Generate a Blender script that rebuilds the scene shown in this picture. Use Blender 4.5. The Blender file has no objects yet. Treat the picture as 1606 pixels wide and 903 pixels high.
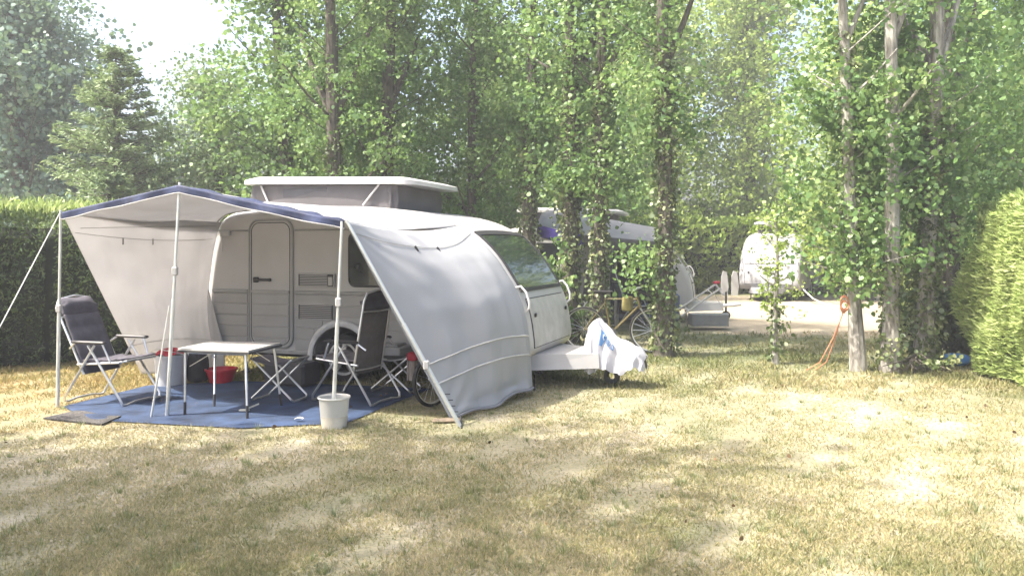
import bpy, math, random
import numpy as np
from mathutils import Vector, Matrix
random.seed(7); RNG = np.random.default_rng(7)
R = math.radians; PI = math.pi
scene = bpy.context.scene
col = scene.collection

# ------------------------------------------------------------------ camera, sky, sun, exposure
F = 1250.0; HX, HY, EYE = 803.0, 388.0, 1.6          # photo is 1606 x 903, camera 1.6 m above the lawn
cd = bpy.data.cameras.new('camera'); cam = bpy.data.objects.new('camera', cd); col.objects.link(cam)
cam.location = (0, 0, EYE); cam.rotation_euler = (R(90), 0, 0)
cd.sensor_fit = 'HORIZONTAL'; cd.sensor_width = 36; cd.lens = 36 * F / 1606
cd.shift_y = -(451.5 - HY) / 1606; cd.clip_end = 3000; cd.clip_start = .05
scene.camera = cam
SUN_VEC = Vector((.64, .17, -1.0)).normalized()      # direction the light travels: from the left
elev = math.asin(-SUN_VEC.z)
w = bpy.data.worlds.new('World'); scene.world = w; w.use_nodes = True
wn = w.node_tree; bg = wn.nodes['Background']; sky = wn.nodes.new('ShaderNodeTexSky')
sky.sky_type = 'NISHITA'; sky.sun_disc = False; sky.sun_elevation = elev
sky.sun_rotation = math.atan2(-SUN_VEC.x, -SUN_VEC.y); sky.air_density = 1.0; sky.dust_density = 7.0; sky.ozone_density = 1.0
wn.links.new(sky.outputs[0], bg.inputs[0]); bg.inputs[1].default_value = .15
sd = bpy.data.lights.new('sun', 'SUN'); sun = bpy.data.objects.new('sun', sd); col.objects.link(sun)
sd.energy = 3.6; sd.angle = R(.6); sd.color = (1, .94, .84)
sun.rotation_euler = SUN_VEC.to_track_quat('-Z', 'Y').to_euler(); sun.location = (-20, 0, 30)
scene.view_settings.view_transform = 'Standard'; scene.view_settings.look = 'None'
scene.view_settings.gamma = 1; scene.view_settings.use_curve_mapping = False
scene.view_settings.exposure = 1.85
cy = scene.cycles
cy.max_bounces = 8; cy.diffuse_bounces = 4; cy.transmission_bounces = 6; cy.transparent_max_bounces = 8
cy.glossy_bounces = 3; cy.caustics_reflective = False; cy.caustics_refractive = False
cy.sample_clamp_indirect = 6

# ------------------------------------------------------------------ pixel helpers (measured points of the photo)
def px(x, y, Z): return Vector(((x - HX) / F * Z, Z, EYE - (y - HY) / F * Z))
def gp(x, y, h=0.0):
    Z = F * (EYE - h) / (y - HY)
    return Vector(((x - HX) / F * Z, Z, h))

# ------------------------------------------------------------------ materials
def nodes_of(m):
    m.use_nodes = True; nt = m.node_tree; nt.nodes.clear()
    out = nt.nodes.new('ShaderNodeOutputMaterial'); return nt, out
def L(nt, a, b): nt.links.new(a, b)
def noise(nt, scale, detail=4, rough=.55, vec=None, coord='Object'):
    n = nt.nodes.new('ShaderNodeTexNoise'); n.inputs['Scale'].default_value = scale
    n.inputs['Detail'].default_value = detail; n.inputs['Roughness'].default_value = rough
    if vec is None:
        t = nt.nodes.new('ShaderNodeTexCoord'); vec = t.outputs[coord]
    L(nt, vec, n.inputs['Vector']); return n
def ramp(nt, fac, stops):
    r = nt.nodes.new('ShaderNodeValToRGB'); e = r.color_ramp.elements
    while len(e) > 1: e.remove(e[-1])
    e[0].position = stops[0][0]; e[0].color = (*stops[0][1], 1)
    for p, c in stops[1:]:
        k = e.new(p); k.color = (*c, 1)
    L(nt, fac, r.inputs[0]); return r
def mathn(nt, op, a, b=None, clamp=False):
    m = nt.nodes.new('ShaderNodeMath'); m.operation = op; m.use_clamp = clamp
    for i, v in enumerate((a, b)):
        if v is None: continue
        if isinstance(v, (int, float)): m.inputs[i].default_value = v
        else: L(nt, v, m.inputs[i])
    return m.outputs[0]
def mixc(nt, fac, a, b):
    m = nt.nodes.new('ShaderNodeMix'); m.data_type = 'RGBA'
    if isinstance(fac, (int, float)): m.inputs[0].default_value = fac
    else: L(nt, fac, m.inputs[0])
    for i, v in ((6, a), (7, b)):
        if isinstance(v, tuple): m.inputs[i].default_value = (*v, 1)
        else: L(nt, v, m.inputs[i])
    return m.outputs[2]
MATS = {}
def mat(name, c, rough=.5, metal=0, var=.12, scale=6, bump=0, bscale=60, transl=0, coat=0, trans=0, ior=1.45):
    if name in MATS: return MATS[name]
    m = bpy.data.materials.new(name); nt, out = nodes_of(m)
    b = nt.nodes.new('ShaderNodeBsdfPrincipled')
    n = noise(nt, scale, 5)
    lo = tuple(max(0, x * (1 - var * 1.6)) for x in c); hi = tuple(min(1, x * (1 + var)) for x in c)
    r = ramp(nt, n.outputs['Fac'], [(.3, lo), (.68, hi)])
    L(nt, r.outputs[0], b.inputs['Base Color'])
    rr = mathn(nt, 'MULTIPLY_ADD', n.outputs['Fac'], .2); 
    rr.node.inputs[2].default_value = max(.02, rough - .1); L(nt, rr, b.inputs['Roughness'])
    b.inputs['Metallic'].default_value = metal; b.inputs['Coat Weight'].default_value = coat
    b.inputs['Transmission Weight'].default_value = trans; b.inputs['IOR'].default_value = ior
    if bump:
        n2 = noise(nt, bscale, 3); bp = nt.nodes.new('ShaderNodeBump')
        bp.inputs['Strength'].default_value = bump; bp.inputs['Distance'].default_value = .01
        L(nt, n2.outputs['Fac'], bp.inputs['Height']); L(nt, bp.outputs[0], b.inputs['Normal'])
    sh = b.outputs[0]
    if transl:
        t = nt.nodes.new('ShaderNodeBsdfTranslucent'); L(nt, r.outputs[0], t.inputs[0])
        mx = nt.nodes.new('ShaderNodeMixShader'); mx.inputs[0].default_value = transl
        L(nt, b.outputs[0], mx.inputs[1]); L(nt, t.outputs[0], mx.inputs[2]); sh = mx.outputs[0]
    L(nt, sh, out.inputs[0]); MATS[name] = m; return m
def leafmat(name, dark, light, yellow, transl=.44, rough=.5, gloss=.03, scale=1.1):
    m = bpy.data.materials.new(name); nt, out = nodes_of(m)
    g = nt.nodes.new('ShaderNodeNewGeometry'); n = noise(nt, scale, 2, vec=g.outputs['Position'])
    f = mathn(nt, 'ADD', mathn(nt, 'MULTIPLY', g.outputs['Random Per Island'], .38), mathn(nt, 'MULTIPLY_ADD', n.outputs['Fac'], 1.1))
    f.node.inputs[1].links[0].from_node.inputs[2].default_value = -.15
    r = ramp(nt, f, [(.2, dark), (.6, light), (.9, yellow)])
    d = nt.nodes.new('ShaderNodeBsdfDiffuse'); t = nt.nodes.new('ShaderNodeBsdfTranslucent'); gl = nt.nodes.new('ShaderNodeBsdfGlossy')
    L(nt, r.outputs[0], d.inputs[0])
    yc = mixc(nt, .4, r.outputs[0], (.25, .36, .10)); L(nt, yc, t.inputs[0])
    gl.inputs['Roughness'].default_value = rough; gl.inputs[0].default_value = (.9, .95, .95, 1)
    a = nt.nodes.new('ShaderNodeMixShader'); a.inputs[0].default_value = transl; L(nt, d.outputs[0], a.inputs[1]); L(nt, t.outputs[0], a.inputs[2])
    b = nt.nodes.new('ShaderNodeMixShader'); b.inputs[0].default_value = gloss; L(nt, a.outputs[0], b.inputs[1]); L(nt, gl.outputs[0], b.inputs[2])
    L(nt, b.outputs[0], out.inputs[0]); return m
def lawn_colour(nt):
    g = nt.nodes.new('ShaderNodeNewGeometry'); P = g.outputs['Position']
    s = nt.nodes.new('ShaderNodeSeparateXYZ'); L(nt, P, s.inputs[0])
    big = noise(nt, .42, 4, .6, P); mid = noise(nt, 2.1, 5, .65, P); fine = noise(nt, 34, 4, .7, P); tiny = noise(nt, 140, 2, .6, P)
    # greener near the caravan and the trees (8.6 m and beyond), parched on the open patch 6.4 - 8.6 m out
    far = mathn(nt, 'MULTIPLY', mathn(nt, 'SUBTRACT', s.outputs['Y'], 8.9), .55, True)
    near = mathn(nt, 'MULTIPLY', mathn(nt, 'SUBTRACT', 6.9, s.outputs['Y']), .5, True)
    dry = mathn(nt, 'ADD', mathn(nt, 'MULTIPLY', big.outputs['Fac'], .95), mathn(nt, 'MULTIPLY', mid.outputs['Fac'], .65))
    dry = mathn(nt, 'SUBTRACT', dry, mathn(nt, 'MULTIPLY', far, .22))
    dry = mathn(nt, 'SUBTRACT', dry, mathn(nt, 'MULTIPLY', near, -.03))  # nearest lawn coloured paler, to lighten its shaded tone
    c = ramp(nt, dry, [(.50, (.145, .165, .085)), (.66, (.22, .218, .135)), (.80, (.295, .272, .185)), (.95, (.39, .355, .27))])
    fr = ramp(nt, fine.outputs['Fac'], [(.3, (.55, .55, .5)), (.5, (1, 1, 1)), (.72, (1.25, 1.2, 1.1))])
    m = nt.nodes.new('ShaderNodeMix'); m.data_type = 'RGBA'; m.blend_type = 'MULTIPLY'; m.inputs[0].default_value = .8
    L(nt, c.outputs[0], m.inputs[6]); L(nt, fr.outputs[0], m.inputs[7])
    # pale sandy track behind the tree row
    e = mathn(nt, 'MULTIPLY', mathn(nt, 'SUBTRACT', mid.outputs['Fac'], .5), 2.4)
    e2 = mathn(nt, 'MULTIPLY', mathn(nt, 'SUBTRACT', big.outputs['Fac'], .5), 2.5)
    yy = mathn(nt, 'ADD', mathn(nt, 'ADD', s.outputs['Y'], e), e2)
    a = mathn(nt, 'MULTIPLY', mathn(nt, 'SUBTRACT', yy, 14.0), 1.1, True)
    b = mathn(nt, 'MULTIPLY', mathn(nt, 'SUBTRACT', 27.0, yy), .8, True)
    c2 = mathn(nt, 'MULTIPLY', mathn(nt, 'SUBTRACT', mathn(nt, 'ADD', s.outputs['X'], e), 3.2), .9, True)
    msk = mathn(nt, 'MULTIPLY', mathn(nt, 'MULTIPLY', a, b), c2)
    sand = ramp(nt, fine.outputs['Fac'], [(.3, (.33, .285, .21)), (.7, (.43, .375, .285))])
    # brown worn earth along the left hedge and round the mat
    wx = mathn(nt, 'MULTIPLY', mathn(nt, 'SUBTRACT', -2.6, s.outputs['X']), .6, True)
    wy = mathn(nt, 'MULTIPLY', mathn(nt, 'SUBTRACT', mathn(nt, 'ADD', s.outputs['Y'], e), 6.6), .9, True)
    wear = mathn(nt, 'MULTIPLY', mathn(nt, 'MULTIPLY', wx, wy), mathn(nt, 'MULTIPLY', mid.outputs['Fac'], 1.3), True)
    cc = mixc(nt, wear, m.outputs[2], (.30, .235, .12))
    return mixc(nt, msk, cc, sand.outputs[0]), fine, tiny, msk
def groundmat():
    m = bpy.data.materials.new('dry_lawn'); nt, out = nodes_of(m); c, fine, tiny, _ = lawn_colour(nt)
    b = nt.nodes.new('ShaderNodeBsdfPrincipled'); L(nt, c, b.inputs['Base Color']); b.inputs['Roughness'].default_value = .95
    b.inputs['Specular IOR Level'].default_value = .1
    bp = nt.nodes.new('ShaderNodeBump'); bp.inputs['Strength'].default_value = .8; bp.inputs['Distance'].default_value = .03
    h = mathn(nt, 'ADD', fine.outputs['Fac'], mathn(nt, 'MULTIPLY', tiny.outputs['Fac'], .4))
    L(nt, h, bp.inputs['Height']); L(nt, bp.outputs[0], b.inputs['Normal']); L(nt, b.outputs[0], out.inputs[0]); return m
def grassmat():
    m = bpy.data.materials.new('grass_blades'); nt, out = nodes_of(m); c, *_ = lawn_colour(nt)
    g = nt.nodes.new('ShaderNodeNewGeometry')
    v = ramp(nt, g.outputs['Random Per Island'], [(0, (.75, .85, .5)), (.5, (1.1, 1.1, .9)), (1, (1.5, 1.35, 1.1))])
    mm = nt.nodes.new('ShaderNodeMix'); mm.data_type = 'RGBA'; mm.blend_type = 'MULTIPLY'; mm.inputs[0].default_value = 1
    L(nt, c, mm.inputs[6]); L(nt, v.outputs[0], mm.inputs[7])
    d = nt.nodes.new('ShaderNodeBsdfDiffuse'); t = nt.nodes.new('ShaderNodeBsdfTranslucent')
    L(nt, mm.outputs[2], d.inputs[0]); L(nt, mm.outputs[2], t.inputs[0])
    a = nt.nodes.new('ShaderNodeMixShader'); a.inputs[0].default_value = .35; L(nt, d.outputs[0], a.inputs[1]); L(nt, t.outputs[0], a.inputs[2])
    L(nt, a.outputs[0], out.inputs[0]); return m

WHITE = mat('white_fibreglass', (.52, .51, .505), .32, var=.05, scale=2, coat=.2)
CREAM = mat('cream_caravan_paint', (.43, .42, .41), .4, var=.05, scale=2)
PANEL = mat('ribbed_side_paint', (.335, .328, .32), .45, var=.06, scale=3)
TRIM = mat('grey_trim', (.30, .30, .29), .4, var=.08)
DARKTRIM = mat('dark_rubber', (.03, .03, .033), .6)
BLACK = mat('black_plastic', (.02, .02, .022), .4)
GLASS = mat('tinted_glass', (.02, .028, .03), .06, var=.2, coat=.6)
ALU = mat('aluminium_tube', (.72, .72, .72), .32, metal=.85, var=.08)
POLE = mat('galvanised_pole', (.66, .67, .66), .38, metal=.55, var=.08)
CLOTH = mat('white_awning_cloth', (.50, .495, .50), .8, var=.06, scale=1.4, bump=.1, bscale=8, transl=.42)
FLAP = mat('shaded_awning_cloth', (.355, .36, .372), .75, var=.05, scale=1.2, bump=.12, bscale=5, transl=.12)  # white awning cloth greyed, the flap's shade is in this colour
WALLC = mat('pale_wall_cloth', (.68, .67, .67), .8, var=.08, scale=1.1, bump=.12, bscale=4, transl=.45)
NAVY = mat('navy_cloth', (.038, .05, .11), .7, var=.35, scale=7, transl=.1)
VIOLET = mat('violet_cloth', (.10, .07, .42), .7, var=.3, scale=5, transl=.2)
TENTC = mat('grey_tent_cloth', (.17, .162, .17), .8, var=.1, scale=3, bump=.2, bscale=9, transl=.25)
MESHC = mat('tent_mesh', (.11, .11, .12), .9, var=.1)
CHAIRF = mat('dark_grey_padding', (.10, .095, .115), .85, var=.15, scale=12, bump=.3, bscale=70)
CHAIRG = mat('grey_chair_fabric', (.17, .155, .16), .85, var=.1, scale=20, bump=.3, bscale=160)
MAT_BLUE = mat('blue_woven_mat', (.028, .050, .105), .85, var=.4, scale=3, bump=.6, bscale=110)
DOORMAT = mat('speckled_doormat', (.09, .085, .08), .95, var=.6, scale=60, bump=1, bscale=120)
TOP = mat('table_laminate', (.50, .485, .46), .35, var=.05)
RED = mat('red_plastic', (.55, .02, .035), .4, var=.12)
REDCL = mat('red_cloth', (.42, .03, .05), .85, var=.2)
BUCKET = mat('milky_bucket_plastic', (.56, .565, .54), .45, var=.03, transl=.35)
WATER = mat('murky_bucket_water', (.34, .31, .25), .2, var=.1)
WBIN = mat('off_white_bin_plastic', (.50, .50, .51), .5, var=.05)
CLOTHW = mat('white_cover_sheet', (.46, .46, .50), .6, var=.05, scale=3, bump=.15, bscale=12, transl=.1)
PRINT = mat('blue_print', (.08, .20, .42), .6, var=.1)
RUB = mat('tyre_rubber', (.025, .025, .026), .8, bump=.3, bscale=90)
YEL = mat('mustard_frame_paint', (.11, .09, .035), .4, var=.15)
BLUEP = mat('blue_plastic_sheet', (.06, .22, .50), .5, var=.25)
ORANGE = mat('orange_rope', (.45, .19, .10), .8)
ROPE = mat('white_rope', (.56, .55, .52), .85)
WOOD = mat('weathered_board', (.20, .155, .11), .85, var=.3, scale=9, bump=.5, bscale=40)
BEIGECL = mat('beige_towel', (.40, .34, .31), .9)
GREYBOX = mat('grey_plastic_box', (.34, .34, .35), .5)
UNDER = mat('dark_chassis', (.05, .05, .05), .7)
BLUEGREY = mat('slate_blue_canvas', (.10, .14, .22), .8, var=.25)
def bark(name, a, b, sc=7):
    m = bpy.data.materials.new(name); nt, out = nodes_of(m); t = nt.nodes.new('ShaderNodeTexCoord')
    mp = nt.nodes.new('ShaderNodeMapping'); mp.inputs['Scale'].default_value = (3, 3, .6); L(nt, t.outputs['Object'], mp.inputs[0])
    n = noise(nt, sc, 6, .7, mp.outputs[0]); r = ramp(nt, n.outputs['Fac'], [(.35, a), (.62, b)])
    bs = nt.nodes.new('ShaderNodeBsdfPrincipled'); bs.inputs['Roughness'].default_value = .9; L(nt, r.outputs[0], bs.inputs[0])
    bp = nt.nodes.new('ShaderNodeBump'); bp.inputs['Strength'].default_value = .9; bp.inputs['Distance'].default_value = .03
    L(nt, n.outputs['Fac'], bp.inputs['Height']); L(nt, bp.outputs[0], bs.inputs['Normal']); L(nt, bs.outputs[0], out.inputs[0]); return m
BARK_D = bark('dark_bark', (.04, .034, .028), (.13, .115, .09))
BARK_P = bark('pale_poplar_bark', (.085, .075, .06), (.42, .40, .36), 3)
LEAF = leafmat('poplar_leaves', (.045, .11, .032), (.13, .235, .065), (.29, .39, .14))
LEAF_Y = leafmat('sunny_yellow_green_leaves', (.13, .20, .03), (.27, .37, .07), (.42, .50, .13))
LEAF_D = leafmat('dark_broad_leaves', (.045, .10, .025), (.11, .21, .05), (.23, .33, .085), transl=.36)
LEAF_B = leafmat('blue_green_oak_leaves', (.045, .085, .07), (.10, .17, .13), (.22, .30, .21), transl=.28)
NEEDLE = leafmat('fir_needles', (.10, .15, .075), (.21, .29, .14), (.34, .41, .22), transl=.25, scale=1.5)
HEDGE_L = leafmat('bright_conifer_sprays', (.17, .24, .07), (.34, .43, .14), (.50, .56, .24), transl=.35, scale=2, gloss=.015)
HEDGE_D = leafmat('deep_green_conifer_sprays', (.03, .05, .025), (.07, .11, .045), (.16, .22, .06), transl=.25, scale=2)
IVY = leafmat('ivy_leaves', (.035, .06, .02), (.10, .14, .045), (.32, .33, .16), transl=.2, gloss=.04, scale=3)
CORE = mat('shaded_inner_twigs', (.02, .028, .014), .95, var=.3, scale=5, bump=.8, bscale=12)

# ------------------------------------------------------------------ mesh builder
class MB:
    def __init__(s): s.v = []; s.f = []
    def add(s, v, f):
        o = len(s.v); s.v += [tuple(p) for p in v]; s.f += [tuple(i + o for i in q) for q in f]; return s
    def box(s, c, size, rz=0, ry=0, bev=.0, mtx=None):
        hx, hy, hz = [k / 2 for k in size]; M = mtx or (Matrix.Translation(c) @ Matrix.Rotation(rz, 4, 'Z') @ Matrix.Rotation(ry, 4, 'Y'))
        b = min(bev, hx * .9, hy * .9, hz * .9)
        if b <= 0:
            v = [M @ Vector((x, y, z)) for x in (-hx, hx) for y in (-hy, hy) for z in (-hz, hz)]
            s.add(v, [(0, 1, 3, 2), (4, 6, 7, 5), (0, 4, 5, 1), (2, 3, 7, 6), (0, 2, 6, 4), (1, 5, 7, 3)]); return s
        v = []
        for (i, j) in ((hx - b, hy - b),):
            pass
        ring = lambda ox, oy, z: [M @ Vector(p) for p in ((-ox + b, -oy, z), (ox - b, -oy, z), (ox, -oy + b, z), (ox, oy - b, z), (ox - b, oy, z), (-ox + b, oy, z), (-ox, oy - b, z), (-ox, -oy + b, z))]
        v = ring(hx - b, hy - b, -hz) + ring(hx, hy, -hz + b) + ring(hx, hy, hz - b) + ring(hx - b, hy - b, hz)
        f = [tuple(range(7, -1, -1)), tuple(range(24, 32))]
        for k in range(3):
            for i in range(8):
                j = (i + 1) % 8; f.append((k * 8 + i, k * 8 + j, k * 8 + 8 + j, k * 8 + 8 + i))
        s.add(v, f); return s
    def tube(s, pts, r, n=8, cap=True, closed=False):
        pts = [Vector(p) for p in pts]; N = len(pts); rr = r if isinstance(r, (list, tuple)) else [r] * N
        v = []; prev = None
        for i, p in enumerate(pts):
            a = pts[(i - 1) % N] if (i or closed) else p; b = pts[(i + 1) % N] if (i < N - 1 or closed) else p
            d = (b - a).normalized() if (b - a).length > 1e-9 else Vector((0, 0, 1))
            if prev is None: x = d.orthogonal().normalized()
            else:
                x = prev - d * prev.dot(d); x = x.normalized() if x.length > 1e-6 else d.orthogonal().normalized()
            prev = x; y = d.cross(x)
            v += [p + (x * math.cos(2 * PI * k / n) + y * math.sin(2 * PI * k / n)) * rr[i] for k in range(n)]
        f = []
        for i in range(N if closed else N - 1):
            for k in range(n):
                a = i * n + k; b = i * n + (k + 1) % n; c = ((i + 1) % N) * n
                f.append((a, b, c + (k + 1) % n, c + k))
        if cap and not closed: f += [tuple(range(n - 1, -1, -1)), tuple((N - 1) * n + k for k in range(n))]
        s.add(v, f); return s
    def lathe(s, prof, c=(0, 0, 0), n=24, M=None, close=False):
        M = M or Matrix.Translation(c); v = []; f = []; m = len(prof)
        for k in range(n):
            a = 2 * PI * k / n
            v += [M @ Vector((r * math.cos(a), r * math.sin(a), z)) for r, z in prof]
        for k in range(n):
            k2 = (k + 1) % n
            for i in range(m if close else m - 1):
                j = (i + 1) % m; f.append((k * m + i, k2 * m + i, k2 * m + j, k * m + j))
        s.add(v, f); return s
    def grid(s, fn, nu, nv, thick=0, normal_hint=None):
        P = [[Vector(fn(i / nu, j / nv)) for j in range(nv + 1)] for i in range(nu + 1)]
        f = [(i * (nv + 1) + j, (i + 1) * (nv + 1) + j, (i + 1) * (nv + 1) + j + 1, i * (nv + 1) + j + 1) for i in range(nu) for j in range(nv)]
        V = [p for row in P for p in row]
        if thick:
            N = []
            for i in range(nu + 1):
                for j in range(nv + 1):
                    a = P[min(i + 1, nu)][j] - P[max(i - 1, 0)][j]; b = P[i][min(j + 1, nv)] - P[i][max(j - 1, 0)]
                    n = a.cross(b); N.append(n.normalized() if n.length > 1e-9 else Vector((0, 0, 1)))
            o = len(V); B = [p - n * thick for p, n in zip(V, N)]
            f2 = [tuple(o + q for q in reversed(t)) for t in f]
            w_ = nv + 1; rim = [(i, 0) for i in range(nu + 1)] + [(nu, j) for j in range(1, nv + 1)] + [(i, nv) for i in range(nu - 1, -1, -1)] + [(0, j) for j in range(nv - 1, 0, -1)]
            idx = [i * w_ + j for i, j in rim]; side = []
            for k in range(len(idx)):
                a, b = idx[k], idx[(k + 1) % len(idx)]; side.append((b, a, a + o, b + o))
            V = V + B; f = f + f2 + side
        s.add(V, f); return s
    def prism(s, poly, y0, y1):       # polygon in local x,z extruded in y
        n = len(poly); v = [(x, y0, z) for x, z in poly] + [(x, y1, z) for x, z in poly]
        f = [tuple(range(n)), tuple(range(2 * n - 1, n - 1, -1))] + [(i, i + n, (i + 1) % n + n, (i + 1) % n) for i in range(n)]
        s.add(v, f); return s
    def build(s, name, m, parent=None, world=False, smooth=None):
        v = s.v
        if parent is not None and world:
            inv = (Matrix.Translation(parent.location) @ parent.rotation_euler.to_matrix().to_4x4()).inverted()
            v = [tuple(inv @ Vector(p)) for p in v]
        elif parent is None:
            c = Vector(v[0]); zs = min(p[2] for p in v); xs = sum(p[0] for p in v) / len(v); ys = sum(p[1] for p in v) / len(v)
            o_ = Vector((xs, ys, zs)); v = [tuple(Vector(p) - o_) for p in v]
        me = bpy.data.meshes.new(name); me.from_pydata(v, [], s.f); me.materials.append(m)
        o = bpy.data.objects.new(name, me); col.objects.link(o)
        if parent is not None: o.parent = parent
        else: o.location = o_
        if smooth is not None:
            me.shade_smooth() if smooth is True else me.shade_auto_smooth(smooth) if hasattr(me, 'shade_auto_smooth') else smooth_angle(me, smooth)
        return o
def smooth_angle(me, ang):
    import bmesh
    bm = bmesh.new(); bm.from_mesh(me)
    for f in bm.faces: f.smooth = True
    for e in bm.edges:
        if len(e.link_faces) == 2 and e.calc_face_angle(0) > ang: e.smooth = False
        elif len(e.link_faces) != 2: e.smooth = False
    bm.to_mesh(me); bm.free()
SM = R(35)
def thing(name, label, cat, loc=(0, 0, 0), rz=0, group=None):
    o = bpy.data.objects.new(name, None); col.objects.link(o); o.location = loc; o.rotation_euler = (0, 0, rz)
    o.empty_display_size = .1; return tag(o, label, cat, group)
def tag(o, label, cat, group=None, kind=None):
    if label: o['label'] = label
    if cat: o['category'] = cat
    if group: o['group'] = group
    if kind: o['kind'] = kind
    return o
def copy_tree(o, parent=None):
    c = o.copy(); col.objects.link(c)
    if parent: c.parent = parent
    for ch in [x for x in bpy.data.objects if x.parent == o]: copy_tree(ch, c)
    return c

# ------------------------------------------------------------------ numpy foliage
def npmesh(name, V, nper, m, parent=None, loc=(0, 0, 0)):
    V = np.asarray(V, dtype=np.float32).reshape(-1, 3) - np.array(loc, dtype=np.float32); n = len(V); nf = n // nper
    me = bpy.data.meshes.new(name); me.vertices.add(n); me.vertices.foreach_set('co', V.ravel())
    me.loops.add(n); me.loops.foreach_set('vertex_index', np.arange(n, dtype=np.int32))
    me.polygons.add(nf); me.polygons.foreach_set('loop_start', np.arange(0, n, nper, dtype=np.int32))
    me.materials.append(m); me.update(calc_edges=True); me.validate()
    o = bpy.data.objects.new(name, me); col.objects.link(o)
    if parent is not None: o.parent = parent
    else: o.location = loc
    return o
def norm(a): return a / np.maximum(np.linalg.norm(a, axis=-1, keepdims=True), 1e-9)
LEAF6 = np.array([(0, 0), (.22, .40), (.62, .36), (1, 0), (.62, -.36), (.22, -.40)])
KITE = np.array([(0, 0), (.4, .5), (1, 0), (.4, -.5)])
def leaves(C, size, shape=LEAF6, axis=None, spread=1.0, aspect=1.0, fold=.18, sv=.3, rng=RNG):
    C = np.asarray(C); n = len(C)
    a = rng.normal(size=(n, 3)) * spread
    if axis is not None: a = a + axis
    a = norm(a); b = norm(np.cross(a, rng.normal(size=(n, 3)))); c = np.cross(a, b)
    s = (size * (1 + sv * rng.normal(size=n)).clip(.45, 1.8))[:, None]
    out = np.empty((n, len(shape), 3))
    for k, (u, v) in enumerate(shape):
        out[:, k] = C + s * (a * (u - .3) + b * v * aspect + c * (abs(v) * fold))
    return out
def trunk_pts(base, h, lean, wob, n=10, rng=random):
    pts = []; ph = rng.random() * 6
    for i in range(n + 1):
        t = i / n; pts.append(Vector((base[0] + lean[0] * t * h + wob * math.sin(ph + t * 5) * t, base[1] + lean[1] * t * h + wob * math.cos(ph + t * 4) * t, h * t)))
    return pts
def at_h(pts, z):
    for a, b in zip(pts, pts[1:]):
        if a.z <= z <= b.z: return a.lerp(b, (z - a.z) / (b.z - a.z))
    return pts[-1]
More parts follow.
